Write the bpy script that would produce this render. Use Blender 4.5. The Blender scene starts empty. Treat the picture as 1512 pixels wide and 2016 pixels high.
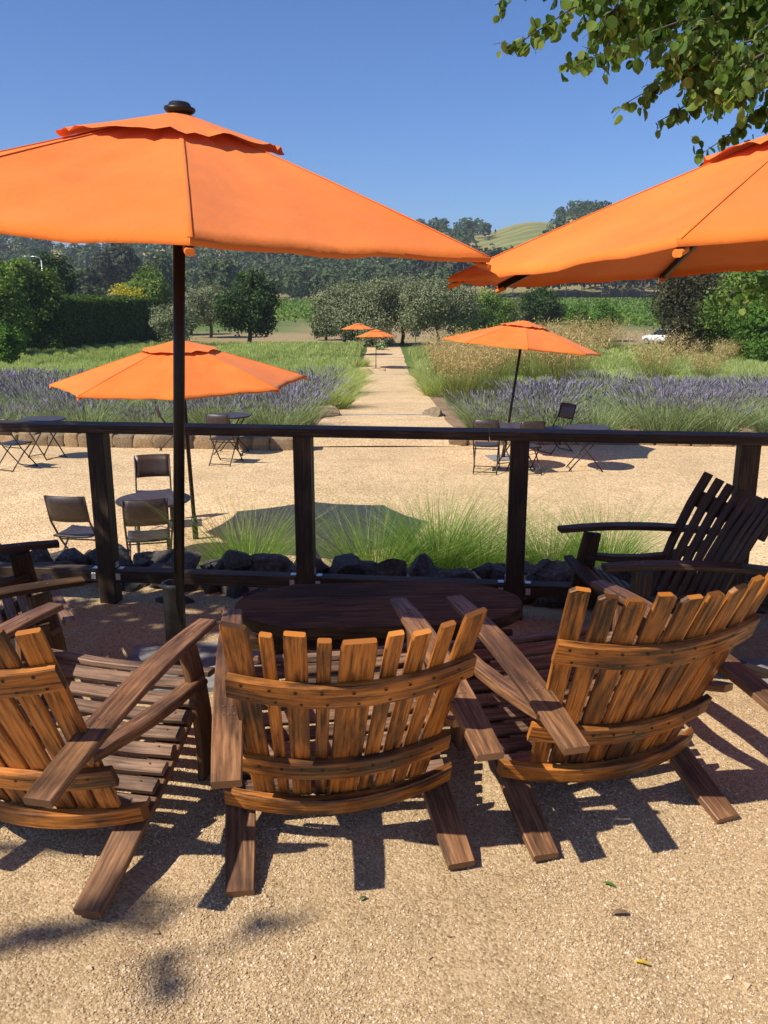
import bpy, math, random
import numpy as np
from mathutils import Vector, Matrix, Euler, noise as mnoise

# ------------------------------------------------------------------ camera, sky, sun, exposure
scn = bpy.context.scene
PITCH = math.radians(14.2); FPX = 1680.0; EYE = 1.65
cam_d = bpy.data.cameras.new("camera"); cam = bpy.data.objects.new("camera", cam_d)
scn.collection.objects.link(cam); scn.camera = cam
cam.location = (0, 0, EYE); cam.rotation_euler = (math.pi/2 - PITCH, 0, 0)
cam_d.sensor_fit = 'VERTICAL'; cam_d.sensor_height = 24.0; cam_d.lens = 24.0*FPX/2016.0
cam_d.clip_start = 0.05; cam_d.clip_end = 4000
SUN = Vector((-0.75, -0.45, 1.0)).normalized()
world = bpy.data.worlds.new("World"); scn.world = world; world.use_nodes = True
wn = world.node_tree; bg = wn.nodes["Background"]
sky = wn.nodes.new("ShaderNodeTexSky"); sky.sky_type = 'NISHITA'; sky.sun_disc = False
sky.sun_elevation = math.asin(SUN.z); sky.sun_rotation = math.atan2(SUN.x, SUN.y)
sky.air_density = 1.0; sky.dust_density = 0.35; sky.ozone_density = 3.0
tint = wn.nodes.new("ShaderNodeMix"); tint.data_type = 'RGBA'; tint.blend_type = 'MULTIPLY'; tint.inputs[0].default_value = 1.0
tint.inputs[7].default_value = (.50, .665, .98, 1)          # the clear deep blue of a dry summer sky
wn.links.new(sky.outputs[0], tint.inputs[6]); wn.links.new(tint.outputs[2], bg.inputs[0]); bg.inputs[1].default_value = 0.098
sd = bpy.data.lights.new("sun", 'SUN'); sd.energy = 4.6; sd.angle = math.radians(0.5); sd.color = (1.0, 0.93, 0.82)
so = bpy.data.objects.new("sun", sd); scn.collection.objects.link(so)
so.rotation_euler = (-SUN).to_track_quat('-Z', 'Y').to_euler(); so.location = (-20, -12, 30)
scn.view_settings.view_transform = 'Standard'; scn.view_settings.look = 'None'
scn.view_settings.gamma = 1.0; scn.view_settings.exposure = 0.45
scn.render.engine = 'CYCLES'
scn.cycles.max_bounces = 7; scn.cycles.diffuse_bounces = 4; scn.cycles.transparent_max_bounces = 8
scn.cycles.glossy_bounces = 2; scn.cycles.transmission_bounces = 4
scn.cycles.use_denoising = True

R = random.Random(7); NR = np.random.default_rng(7)
COL = scn.collection
ZC, ZB = -1.15, -1.05                     # lower court level, garden level

# ------------------------------------------------------------------ helpers
def ray(px, py):
    a, b = px-756, 1008-py
    return a, FPX*math.cos(PITCH)+b*math.sin(PITCH), -FPX*math.sin(PITCH)+b*math.cos(PITCH)
def gp(px, py, z):                         # where a line of sight meets height z
    a, Y, Z = ray(px, py); t = (z-EYE)/Z; return a*t, Y*t
def at(px, py, D):                         # point on a line of sight at distance D along y
    a, Y, Z = ray(px, py); t = D/Y; return Vector((a*t, D, EYE+Z*t))

def gt(px, py, dz=0.0):                     # where a line of sight meets the terrain
    a, Y, Z = ray(px, py); D = 16.7
    for _ in range(400):
        if EYE+Z/Y*D <= float(H(a/Y*D, D))+dz: break
        D += .15 if D < 60 else .6
    return a/Y*D, D
def tag(o, label=None, cat=None, group=None, kind=None):
    if label: o["label"] = label
    if cat: o["category"] = cat
    if group: o["group"] = group
    if kind: o["kind"] = kind
    return o
def empty(name, loc=(0, 0, 0), rz=0.0, label=None, cat=None, group=None):
    o = bpy.data.objects.new(name, None); COL.objects.link(o); o.empty_display_size = 0.1
    o.location = loc; o.rotation_euler = (0, 0, rz); return tag(o, label, cat, group)
def link(name, me, parent=None):
    o = bpy.data.objects.new(name, me); COL.objects.link(o)
    if parent: o.parent = parent
    return o
def copy_tree(o, parent=None):
    c = o.copy(); COL.objects.link(c)
    if parent: c.parent = parent
    for ch in list(o.children): copy_tree(ch, c)
    return c

def fast_mesh(name, V, F, mats, midx=None, rnd=None, col=None, smooth=False, uv=None):
    """V (n,3); F (m,k) faces of one size k; rnd: per-vertex float attribute."""
    V = np.asarray(V, np.float32); F = np.asarray(F, np.int32)
    me = bpy.data.meshes.new(name); m, k = F.shape
    me.vertices.add(len(V)); me.vertices.foreach_set("co", V.ravel())
    me.loops.add(m*k); me.loops.foreach_set("vertex_index", F.ravel())
    me.polygons.add(m); me.polygons.foreach_set("loop_start", np.arange(0, m*k, k, dtype=np.int32))
    me.polygons.foreach_set("use_smooth", np.full(m, smooth))
    for mt in (mats if isinstance(mats, (list, tuple)) else [mats]): me.materials.append(mt)
    if midx is not None: me.polygons.foreach_set("material_index", np.asarray(midx, np.int32))
    if rnd is not None:
        a = me.attributes.new("rnd", 'FLOAT', 'POINT'); a.data.foreach_set("value", np.asarray(rnd, np.float32))
    if col is not None:
        a = me.attributes.new("col", 'FLOAT_COLOR', 'POINT'); a.data.foreach_set("color", np.asarray(col, np.float32).ravel())
    me.update(calc_edges=True); return me

class MB:
    """collects planks, tubes, lathes into one mesh; wood UV: u along the piece in metres, v around it plus a per-piece offset"""
    def __init__(s): s.v = []; s.f = []; s.uv = []; s.mi = []; s.sm = []
    def face(s, idx, uvs=None, mi=0, sm=False):
        s.f.append(idx); s.uv.append(uvs or [(0, 0)]*len(idx)); s.mi.append(mi); s.sm.append(sm)
    def sweep(s, pts, sides, ups, ws, ts, mi=0, bev=0.0035, sm=False, off=None):
        n = len(pts); b0 = len(s.v); off = R.random()*40 if off is None else off
        L = 0; prev = None; us = []
        for p, sd_, up, w, t in zip(pts, sides, ups, ws, ts):
            p = Vector(p); sd_ = Vector(sd_).normalized(); up = Vector(up).normalized()
            hw, ht = w/2, t/2; b = min(bev, hw*.45, ht*.45)
            prof = [(-hw+b, -ht), (hw-b, -ht), (hw, -ht+b), (hw, ht-b), (hw-b, ht), (-hw+b, ht), (-hw, ht-b), (-hw, -ht+b)]
            for (x, z) in prof: s.v.append(p+sd_*x+up*z)
            if prev is not None: L += (p-prev).length
            prev = p; us.append(L+off*.31)
        per = [0]
        hw, ht = ws[0]/2, ts[0]/2
        seq = [2*hw, .006, 2*ht, .006, 2*hw, .006, 2*ht, .006]
        for q in seq: per.append(per[-1]+q)
        for i in range(n-1):
            for j in range(8):
                k = (j+1) % 8
                a, b_, c, d = b0+i*8+j, b0+i*8+k, b0+(i+1)*8+k, b0+(i+1)*8+j
                s.face((a, b_, c, d), [(us[i], per[j]+off), (us[i], per[j+1]+off), (us[i+1], per[j+1]+off), (us[i+1], per[j]+off)], mi, sm)
        s.face(tuple(b0+j for j in range(7, -1, -1)), [(us[0]+.001*j, off) for j in range(8)], mi)
        s.face(tuple(b0+(n-1)*8+j for j in range(8)), [(us[-1]+.001*j, off) for j in range(8)], mi)
    def plank(s, p0, p1, side, w, t, mi=0, bow=0.0, n=None, w2=None, wm=None, bev=0.0035, bowdir=None):
        """straight or bowed board from p0 to p1; side = width direction"""
        p0, p1, side = Vector(p0), Vector(p1), Vector(side).normalized()
        d = (p1-p0).normalized(); side = (side-d*side.dot(d)).normalized(); up = side.cross(d).normalized()
        if up.z < -1e-6: up = -up
        n = n or (7 if bow or wm else 2); w2 = w if w2 is None else w2; wm = (w+w2)/2 if wm is None else wm
        bd = Vector(bowdir).normalized() if bowdir else up
        pts, ws = [], []
        for i in range(n):
            u = i/(n-1); e = 4*u*(1-u)
            pts.append(p0.lerp(p1, u)+bd*(bow*e)); ws.append((w*(1-u)+w2*u)+(wm-(w+w2)/2)*e)
        ups = []
        for i in range(n):
            tv = (pts[min(i+1, n-1)]-pts[max(i-1, 0)]).normalized(); u_ = side.cross(tv).normalized()
            ups.append(u_ if u_.dot(up) > 0 else -u_)
        s.sweep(pts, [side]*n, ups, ws, [t]*n, mi, bev)
    def box(s, c, size, mi=0, rz=0.0, bev=0.003):
        c = Vector(c); M = Matrix.Rotation(rz, 3, 'Z'); x, y, z = size
        s.sweep([c-M@Vector((x/2, 0, 0)), c+M@Vector((x/2, 0, 0))], [M@Vector((0, 1, 0))]*2, [Vector((0, 0, 1))]*2, [y, y], [z, z], mi, bev)
    def tube(s, pts, rs, n=10, mi=0, cap=True):
        b0 = len(s.v); pts = [Vector(p) for p in pts]; m = len(pts)
        rs = rs if isinstance(rs, (list, tuple)) else [rs]*m; off = R.random()*9; ref = None
        for i, p in enumerate(pts):
            d = (pts[min(i+1, m-1)]-pts[max(i-1, 0)]).normalized()
            if ref is None: ref = Vector((1, 0, 0)) if abs(d.x) < .9 else Vector((0, 1, 0))
            a = (ref-d*ref.dot(d)).normalized(); b = d.cross(a); ref = a
            for j in range(n):
                t = 2*math.pi*j/n; s.v.append(p+(a*math.cos(t)+b*math.sin(t))*rs[i])
        for i in range(m-1):
            for j in range(n):
                k = (j+1) % n
                s.face((b0+i*n+j, b0+i*n+k, b0+(i+1)*n+k, b0+(i+1)*n+j), [(i*.1, j*.02+off), (i*.1, j*.02+.02+off), (i*.1+.1, j*.02+.02+off), (i*.1+.1, j*.02+off)], mi, True)
        if cap:
            s.face(tuple(b0+j for j in range(n-1, -1, -1)), None, mi); s.face(tuple(b0+(m-1)*n+j for j in range(n)), None, mi)
    def lathe(s, prof, n=20, mi=0, c=(0, 0, 0), sm=True):
        b0 = len(s.v); c = Vector(c); m = len(prof)
        for (r, z) in prof:
            for j in range(n):
                t = 2*math.pi*j/n; s.v.append(c+Vector((r*math.cos(t), r*math.sin(t), z)))
        for i in range(m-1):
            for j in range(n):
                k = (j+1) % n; s.face((b0+i*n+j, b0+i*n+k, b0+(i+1)*n+k, b0+(i+1)*n+j), None, mi, sm)
        s.face(tuple(b0+j for j in range(n-1, -1, -1)), None, mi); s.face(tuple(b0+(m-1)*n+j for j in range(n)), None, mi)
    def build(s, name, mats, parent=None):
        me = bpy.data.meshes.new(name); me.from_pydata([tuple(v) for v in s.v], [], s.f)
        for mt in (mats if isinstance(mats, (list, tuple)) else [mats]): me.materials.append(mt)
        ul = me.uv_layers.new(name="UVMap")
        ul.data.foreach_set("uv", [c for f in s.uv for uv in f for c in uv])
        me.polygons.foreach_set("material_index", s.mi); me.polygons.foreach_set("use_smooth", s.sm); me.update()
        return link(name, me, parent)

# value noise in numpy
_T = NR.random((256, 256))
def vnoise(x, y, s=1.0):
    x = np.asarray(x, float)/s+1000.3; y = np.asarray(y, float)/s+1000.7
    xi, yi = np.floor(x).astype(int), np.floor(y).astype(int); fx, fy = x-xi, y-yi
    fx, fy = fx*fx*(3-2*fx), fy*fy*(3-2*fy); g = lambda a, b: _T[a % 256, b % 256]
    return (g(xi, yi)*(1-fx)+g(xi+1, yi)*fx)*(1-fy)+(g(xi, yi+1)*(1-fx)+g(xi+1, yi+1)*fx)*fy
def sstep(a, b, x):
    t = np.clip((x-a)/(b-a), 0, 1); return t*t*(3-2*t)
def H(x, y):                               # terrain height
    x = np.asarray(x, float); y = np.asarray(y, float)
    h = -0.14+(ZC+0.14)*sstep(5.3, 7.2, y)+(ZB-ZC)*sstep(16.25, 16.6, y)
    h = h-1.85*np.clip((y-16.6)/38.0, 0, 1)+2.9*sstep(130, 330, y)
    az = x/np.maximum(y, 1.0)
    ridge = np.interp(az, [-1.2, -.6, -.43, -.33, -.2, 0, .04, .075, .115, .14, .165, .19, .21, .23, .29, .5, 1.2],
                          [.062, .062, .060, .0525, .056, .066, .068, .069, .068, .077, .081, .079, .089, .091, .086, .075, .06])
    s = sstep(330, 640, y)
    return h+s*(ridge*640-0.2)+sstep(330, 420, y)*2.2*(vnoise(x, y, 45)-.5)*2*(1-sstep(560, 640, y)*.7)-sstep(650, 1000, y)*26

# ------------------------------------------------------------------ materials
def newmat(name):
    m = bpy.data.materials.new(name); m.use_nodes = True; nt = m.node_tree
    return m, nt, nt.nodes["Principled BSDF"]
def N(nt, t, **kw):
    n = nt.nodes.new("ShaderNode"+t)
    for k, v in kw.items():
        if k.startswith("i_"): n.inputs[k[2:].replace("_", " ")].default_value = v
        else: setattr(n, k, v)
    return n
def ramp(nt, src, stops):
    r = nt.nodes.new("ShaderNodeValToRGB"); e = r.color_ramp.elements
    e[0].position, e[0].color = stops[0][0], (*stops[0][1], 1); e[1].position, e[1].color = stops[-1][0], (*stops[-1][1], 1)
    for p, c in stops[1:-1]: el = e.new(p); el.color = (*c, 1)
    nt.links.new(src, r.inputs[0]); return r.outputs[0]
def mix(nt, fac, a, b, mode='MIX'):
    m = nt.nodes.new("ShaderNodeMix"); m.data_type = 'RGBA'; m.blend_type = mode
    for s, v in ((m.inputs[0], fac), (m.inputs[6], a), (m.inputs[7], b)):
        if hasattr(v, "links"): nt.links.new(v, s)
        elif isinstance(v, (int, float)): s.default_value = v
        else: s.default_value = (*v, 1)
    return m.outputs[2]
def bump(nt, b, src, strength, dist):
    n = N(nt, "Bump", i_Strength=strength, i_Distance=dist); nt.links.new(src, n.inputs["Height"]); nt.links.new(n.outputs[0], b.inputs["Normal"]); return n
def noise(nt, vec, scale, detail=4, rough=.55):
    n = N(nt, "TexNoise", i_Scale=scale, i_Detail=detail, i_Roughness=rough)
    if vec is not None: nt.links.new(vec, n.inputs["Vector"])
    return n.outputs["Fac"]

def wood(name, lo, mid, hi, rough, dark=.5, darkcol=(.03, .017, .01), spec=.4):
    m, nt, b = newmat(name); uv = N(nt, "TexCoord").outputs["UV"]
    mp = N(nt, "Mapping"); mp.inputs["Scale"].default_value = (5, 95, 1); nt.links.new(uv, mp.inputs[0])
    g = noise(nt, mp.outputs[0], 1.0, 5, .62)
    mp2 = N(nt, "Mapping"); mp2.inputs["Scale"].default_value = (3.2, 17, 1); nt.links.new(uv, mp2.inputs[0])
    g2 = noise(nt, mp2.outputs[0], 1.0, 3, .6)
    mp3 = N(nt, "Mapping"); mp3.inputs["Scale"].default_value = (2.3, 2.6, 1); nt.links.new(uv, mp3.inputs[0])
    g3 = noise(nt, mp3.outputs[0], 1.0, 2)
    c = ramp(nt, g, [(.3, lo), (.5, mid), (.68, hi)])
    c = mix(nt, ramp(nt, g3, [(.35, (0, 0, 0)), (.65, (.55, .55, .55))]), c, mid, 'MULTIPLY') if False else c
    tone = ramp(nt, g3, [(.28, (.52, .49, .46)), (.5, (1, 1, 1)), (.72, (1.32, 1.30, 1.25))])
    c = mix(nt, 1.0, c, tone, 'MULTIPLY')
    ms = N(nt, "Math", operation='MULTIPLY'); nt.links.new(g, ms.inputs[0]); nt.links.new(g2, ms.inputs[1])
    mp4 = N(nt, "Mapping"); mp4.inputs["Scale"].default_value = (7, 30, 1); nt.links.new(uv, mp4.inputs[0])
    g4 = noise(nt, mp4.outputs[0], 1.0, 6, .7); ad = N(nt, "Math", operation='MULTIPLY'); nt.links.new(g4, ad.inputs[0]); nt.links.new(g3, ad.inputs[1])
    st = ramp(nt, ms.outputs[0], [(.14, (dark,)*3), (.205, (dark*.45,)*3), (.26, (0, 0, 0))])
    st2 = ramp(nt, ad.outputs[0], [(.15, (dark,)*3), (.215, (dark*.6,)*3), (.27, (0, 0, 0))])
    st = mix(nt, 1.0, st, st2, 'ADD')
    c = mix(nt, st, c, darkcol); nt.links.new(c, b.inputs["Base Color"])
    rr = ramp(nt, g, [(.3, (min(1, rough+.2),)*3), (.7, (rough,)*3)]); nt.links.new(rr, b.inputs["Roughness"])
    b.inputs["Specular IOR Level"].default_value = spec
    bump(nt, b, g, .35, .0025); return m
M_honey = wood("honey_varnished_wood", (.22, .068, .011), (.42, .145, .022), (.56, .23, .048), .32, dark=.7)
M_arm = wood("weathered_brown_wood", (.11, .048, .02), (.215, .10, .042), (.34, .175, .085), .40, dark=.5, spec=.5)
M_seat = wood("grey_brown_wood", (.105, .058, .036), (.20, .115, .07), (.30, .19, .125), .48, dark=.5)
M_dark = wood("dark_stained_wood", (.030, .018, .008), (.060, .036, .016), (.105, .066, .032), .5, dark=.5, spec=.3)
M_red = wood("red_brown_wood", (.050, .027, .009), (.095, .052, .018), (.15, .085, .034), .62, dark=.55, spec=.2)
M_fence = wood("fence_stain", (.030, .018, .009), (.058, .036, .018), (.105, .068, .038), .55, dark=.5, spec=.3)

def simple(name, col, rough=.6, metal=0.0, nscale=0, var=.25, bumpd=0, bscale=60, spec=.4):
    m, nt, b = newmat(name); b.inputs["Roughness"].default_value = rough; b.inputs["Metallic"].default_value = metal
    b.inputs["Specular IOR Level"].default_value = spec
    vec = N(nt, "TexCoord").outputs["Object"]
    f = noise(nt, vec, nscale or 12, 4)
    lo = tuple(x*(1-var) for x in col); hi = tuple(min(1, x*(1+var)) for x in col)
    nt.links.new(ramp(nt, f, [(.3, lo), (.7, hi)]), b.inputs["Base Color"])
    if bumpd: bump(nt, b, noise(nt, vec, bscale, 4), .6, bumpd)
    return m
M_metal = simple("dark_bronze_metal", (.022, .017, .014), .42, .4, 8)
M_sleeve = simple("weathered_steel", (.05, .05, .048), .5, .3, 14, .5, .001)
M_plate = simple("grey_concrete_plate", (.22, .215, .205), .85, 0, 20, .25, .002)
M_zinc = simple("galvanised_zinc", (.6, .62, .64), .35, .8, 20)
M_screw = simple("dark_screw_head", (.03, .022, .018), .45, .5)
M_screwl = simple("brass_screw_head", (.25, .17, .10), .4, .6)
M_white = simple("white_paint", (.78, .78, .77), .35, 0, 3, .05)
M_glass = simple("dark_glass", (.02, .024, .028), .08, 0, 3, .1, spec=.6)
M_tyre = simple("tyre_rubber", (.02, .02, .02), .85)
M_red_lamp = simple("red_lens", (.5, .02, .02), .2)
M_stucco = simple("pale_stucco", (.55, .42, .33), .9)
M_roof = simple("brown_roof", (.16, .085, .06), .9, 0, 2)
M_greywood = simple("silver_grey_timber", (.30, .27, .23), .8, 0, 10, .35, .002)

def rockmat(name, a, b_, c):
    m, nt, b = newmat(name); vec = N(nt, "TexCoord").outputs["Object"]; inf = N(nt, "ObjectInfo").outputs["Random"]
    f = noise(nt, vec, 7, 7, .6); col = ramp(nt, f, [(.3, a), (.5, b_), (.7, c)])
    col = mix(nt, .8, col, ramp(nt, inf, [(0, (.6, .58, .56)), (.5, (1, .95, .88)), (1, (1.35, 1.2, 1.02))]), 'MULTIPLY')
    nt.links.new(col, b.inputs["Base Color"]); b.inputs["Roughness"].default_value = .88
    bump(nt, b, noise(nt, vec, 22, 8, .65), .9, .02); return m
M_rock = rockmat("dark_basalt", (.05, .043, .038), (.10, .088, .078), (.19, .165, .14))
M_stone = rockmat("tan_sandstone", (.17, .115, .062), (.33, .24, .135), (.47, .37, .235))

def gravel(name, tint=1.0, near=True):
    m, nt, b = newmat(name); vec = N(nt, "TexCoord").outputs["Object"]
    v1 = N(nt, "TexVoronoi", i_Scale=130.0 if near else 45.0); nt.links.new(vec, v1.inputs["Vector"])
    big = noise(nt, vec, 1.1 if near else .35, 5, .6); mid_ = noise(nt, vec, 9 if near else 2.2, 5)
    sep = N(nt, "SeparateColor"); nt.links.new(v1.outputs["Color"], sep.inputs[0])
    t = tint
    c = ramp(nt, sep.outputs[0], [(0, (.34*t, .225*t, .12*t)), (.2, (.47*t, .33*t, .18*t)), (.7, (.58*t, .42*t, .24*t)), (1, (.68*t, .53*t, .34*t))])
    c = mix(nt, 1, c, ramp(nt, big, [(.3, (.86, .84, .80)), (.7, (1.08, 1.06, 1.03))]), 'MULTIPLY')
    c = mix(nt, 1, c, ramp(nt, mid_, [(.3, (.88, .87, .85)), (.65, (1.04, 1.04, 1.04))]), 'MULTIPLY')
    nt.links.new(c, b.inputs["Base Color"]); b.inputs["Roughness"].default_value = .95; b.inputs["Specular IOR Level"].default_value = .15
    inv = N(nt, "Math", operation='SUBTRACT'); inv.inputs[0].default_value = 1; nt.links.new(v1.outputs["Distance"], inv.inputs[1])
    ad = N(nt, "Math", operation='MULTIPLY_ADD'); nt.links.new(mid_, ad.inputs[0]); ad.inputs[1].default_value = 2.5; nt.links.new(inv.outputs[0], ad.inputs[2])
    bump(nt, b, ad.outputs[0], .6, .005 if near else .016); return m
M_gravel = gravel("gold_gravel", .86, True)
M_court = gravel("court_gravel", 1.2, False)
m, nt, b = newmat("gravel_grain"); M_grain = m
at_ = N(nt, "Attribute", attribute_name="rnd")
nt.links.new(ramp(nt, at_.outputs["Fac"], [(0, (.24, .17, .11)), (.05, (.40, .28, .15)), (.5, (.51, .365, .205)), (.9, (.66, .51, .32)), (1, (.72, .62, .48))]), b.inputs["Base Color"])
b.inputs["Roughness"].default_value = .9; b.inputs["Specular IOR Level"].default_value = .2

def leafmat(name, stops, transl=.35, gloss=.12, tcol=1.25):
    m = bpy.data.materials.new(name); m.use_nodes = True; nt = m.node_tree; nt.nodes.remove(nt.nodes["Principled BSDF"])
    out = nt.nodes["Material Output"]; a = N(nt, "Attribute", attribute_name="rnd").outputs["Fac"]
    c = ramp(nt, a, stops); d = N(nt, "BsdfDiffuse"); t = N(nt, "BsdfTranslucent"); g = N(nt, "BsdfGlossy", i_Roughness=.42)
    nt.links.new(c, d.inputs[0]); nt.links.new(mix(nt, 1.0, c, (tcol*1.1, tcol*1.15, tcol*.55), 'MULTIPLY'), t.inputs[0])
    g.inputs[0].default_value = (.7, .75, .8, 1)
    m1 = N(nt, "MixShader"); m1.inputs[0].default_value = transl; nt.links.new(d.outputs[0], m1.inputs[1]); nt.links.new(t.outputs[0], m1.inputs[2])
    fr = N(nt, "Fresnel", i_IOR=1.35); mm = N(nt, "Math", operation='MULTIPLY'); mm.inputs[1].default_value = gloss*2.5; nt.links.new(fr.outputs[0], mm.inputs[0])
    m2 = N(nt, "MixShader"); nt.links.new(mm.outputs[0] if gloss else mm.outputs[0], m2.inputs[0])
    nt.links.new(m1.outputs[0], m2.inputs[1]); nt.links.new(g.outputs[0], m2.inputs[2]); nt.links.new(m2.outputs[0], out.inputs[0]); return m
L_redbud = leafmat("redbud_leaf", [(0, (.04, .085, .018)), (.5, (.105, .185, .038)), (.8, (.18, .265, .055)), (1, (.31, .37, .10))], .46, .02)
L_dark = leafmat("dark_green_leaf", [(0, (.018, .036, .012)), (.5, (.046, .082, .022)), (1, (.10, .15, .038))], .2, .05)
L_mid = leafmat("mid_green_leaf", [(0, (.045, .09, .018)), (.5, (.13, .205, .036)), (1, (.27, .35, .07))], .3, .05)
L_bright = leafmat("bright_green_leaf", [(0, (.05, .10, .02)), (.5, (.10, .19, .03)), (1, (.18, .29, .05))], .35, .05)
L_olive = leafmat("olive_leaf", [(0, (.10, .115, .055)), (.5, (.20, .22, .115)), (1, (.33, .345, .21))], .2, .05)
L_hedge = leafmat("hedge_leaf", [(0, (.022, .04, .009)), (.5, (.06, .105, .018)), (1, (.125, .19, .03))], .2, .03)
L_bronze = leafmat("bronze_green_leaf", [(0, (.02, .028, .012)), (.5, (.055, .06, .026)), (.8, (.10, .075, .04)), (1, (.15, .10, .055))], .2, .05)
L_yellow = leafmat("yellow_blossom_leaf", [(0, (.12, .15, .02)), (.4, (.42, .36, .03)), (1, (.75, .60, .05))], .3, .03)
L_forest = leafmat("forest_leaf", [(0, (.032, .054, .022)), (.5, (.075, .105, .042)), (1, (.135, .17, .068))], .15, .02)
L_euc = leafmat("eucalyptus_leaf", [(0, (.03, .036, .024)), (.5, (.066, .074, .045)), (1, (.12, .125, .08))], .15, .03)
L_lav = leafmat("lavender_foliage", [(0, (.13, .165, .075)), (.5, (.255, .315, .135)), (1, (.40, .45, .23))], .25, .03)
L_purple = leafmat("lavender_flower", [(0, (.14, .125, .155)), (.5, (.205, .18, .245)), (1, (.31, .28, .36))], .2, .03, 1.0)
L_field = leafmat("green_lavender", [(0, (.22, .26, .09)), (.5, (.40, .46, .165)), (1, (.58, .61, .28))], .42, .03)
L_grass = leafmat("fountain_grass", [(0, (.08, .15, .028)), (.5, (.19, .31, .055)), (.88, (.34, .44, .11)), (1, (.58, .5, .24))], .35, .05)
L_gold = leafmat("golden_oat_heads", [(0, (.33, .22, .09)), (.5, (.52, .38, .17)), (1, (.74, .58, .32))], .35, .03)
L_stipa = leafmat("oat_grass_blades", [(0, (.07, .11, .025)), (.5, (.16, .22, .05)), (1, (.35, .36, .12))], .3, .03)
L_vine = leafmat("vine_leaf", [(0, (.06, .115, .02)), (.5, (.13, .22, .035)), (1, (.22, .32, .06))], .3, .03)
L_white = leafmat("white_rose", [(0, (.10, .18, .04)), (.6, (.16, .26, .06)), (.75, (.7, .7, .55)), (1, (.8, .8, .7))], .2, .02)
M_bark = simple("grey_brown_bark", (.11, .085, .065), .95, 0, 6, .4, .03, 14)
M_barkp = simple("pale_bark", (.34, .29, .24), .9, 0, 3, .3, .02, 10)

def fabric(name):
    m = bpy.data.materials.new(name); m.use_nodes = True; nt = m.node_tree; b = nt.nodes["Principled BSDF"]; out = nt.nodes["Material Output"]
    vec = N(nt, "TexCoord").outputs["Object"]
    f = noise(nt, vec, 3.2, 5); c = ramp(nt, f, [(.3, (.80, .185, .024)), (.7, (.88, .222, .034))])
    c = mix(nt, 1.0, c, ramp(nt, noise(nt, vec, 1.3, 3), [(.3, (.88, .85, .82)), (.7, (1.06, 1.12, 1.25))]), 'MULTIPLY')
    sp = noise(nt, vec, 23, 2); c = mix(nt, ramp(nt, sp, [(.77, (0, 0, 0)), (.80, (.25, .25, .25))]), c, (.35, .10, .02))
    nt.links.new(c, b.inputs["Base Color"]); b.inputs["Roughness"].default_value = .85; b.inputs["Specular IOR Level"].default_value = .12
    b.inputs["Sheen Weight"].default_value = .12
    bump(nt, b, noise(nt, vec, 4, 5), .45, .03)
    t = N(nt, "BsdfTranslucent"); t.inputs[0].default_value = (.55, .12, .03, 1)
    mx = N(nt, "MixShader"); mx.inputs[0].default_value = .08; nt.links.new(b.outputs[0], mx.inputs[1]); nt.links.new(t.outputs[0], mx.inputs[2])
    nt.links.new(mx.outputs[0], out.inputs[0]); return m
M_fab = fabric("orange_canvas")
m, nt, b = newmat("woven_resin"); M_weave = m
mp = N(nt, "TexCoord").outputs["UV"]; ck = N(nt, "TexBrick", i_Scale=1.0); nt.links.new(mp, ck.inputs["Vector"])
ck.inputs["Color1"].default_value = (.075, .052, .042, 1); ck.inputs["Color2"].default_value = (.045, .03, .025, 1); ck.inputs["Mortar"].default_value = (.012, .009, .008, 1)
ck.inputs["Brick Width"].default_value = .03; ck.inputs["Row Height"].default_value = .012; ck.inputs["Mortar Size"].default_value = .0015
nt.links.new(ck.outputs["Color"], b.inputs["Base Color"]); b.inputs["Roughness"].default_value = .42; bump(nt, b, ck.outputs["Fac"], -.6, .003)
M_tube = simple("brown_powder_coat", (.045, .03, .024), .4, .3)

# ------------------------------------------------------------------ the setting: terrain, patio, court, path
ys = np.concatenate([np.arange(5.0, 20, .3), np.arange(20, 60, 1.0), np.arange(60, 330, 5.0), np.arange(330, 720, 7.0), np.arange(720, 1300, 40)])
nx = 170; us = np.linspace(-1, 1, nx)
Yg = np.repeat(ys[:, None], nx, 1); Xg = us[None, :]*(1.15*(Yg+14)); Zg = H(Xg, Yg)
far = sstep(55, 70, Yg)
n1, n2, n3 = vnoise(Xg, Yg, 9), vnoise(Xg, Yg, 3.1), vnoise(Xg+31, Yg, 55)
def colr(c): return np.array(c)[None, None, :]*np.ones(Yg.shape+(1,))
def mixc(a, b_, t): return a*(1-t[..., None])+b_*t[..., None]
soil = mixc(colr((.25, .165, .105)), colr((.33, .23, .15)), n2)
green = mixc(colr((.09, .14, .04)), colr((.15, .20, .06)), n1)
drygr = mixc(colr((.30, .235, .11)), colr((.22, .21, .08)), n1)
dirt = mixc(colr((.36, .245, .15)), colr((.30, .25, .12)), n2)
gold = mixc(colr((.42, .31, .14)), colr((.30, .255, .11)), sstep(.3, .75, n1))
c = soil
c = mixc(c, green, sstep(29, 32, Yg)); c = mixc(c, mixc(dirt, drygr, sstep(.35, .7, n3)), sstep(80, 90, Yg))
c = mixc(c, green, sstep(105, 118, Yg)*sstep(.42, .5, n3*.5+.35)); c = mixc(c, drygr, sstep(250, 330, Yg))
vin = ((np.sin((Xg*.8+Yg*.35)*.9) > 0)*.5+.5)*sstep(.42, .5, vnoise(Xg+90, Yg+15, 60))*(1-sstep(590, 610, Yg+n2*20))
c = mixc(c, gold, sstep(380, 450, Yg)); c = mixc(c, colr((.12, .17, .05)), sstep(400, 440, Yg)*vin*.85)
colv = np.concatenate([c, np.ones(Yg.shape+(1,))], -1).reshape(-1, 4)
idx = np.arange(len(ys)*nx).reshape(len(ys), nx)
F = np.stack([idx[:-1, :-1], idx[:-1, 1:], idx[1:, 1:], idx[1:, :-1]], -1).reshape(-1, 4)
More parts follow.
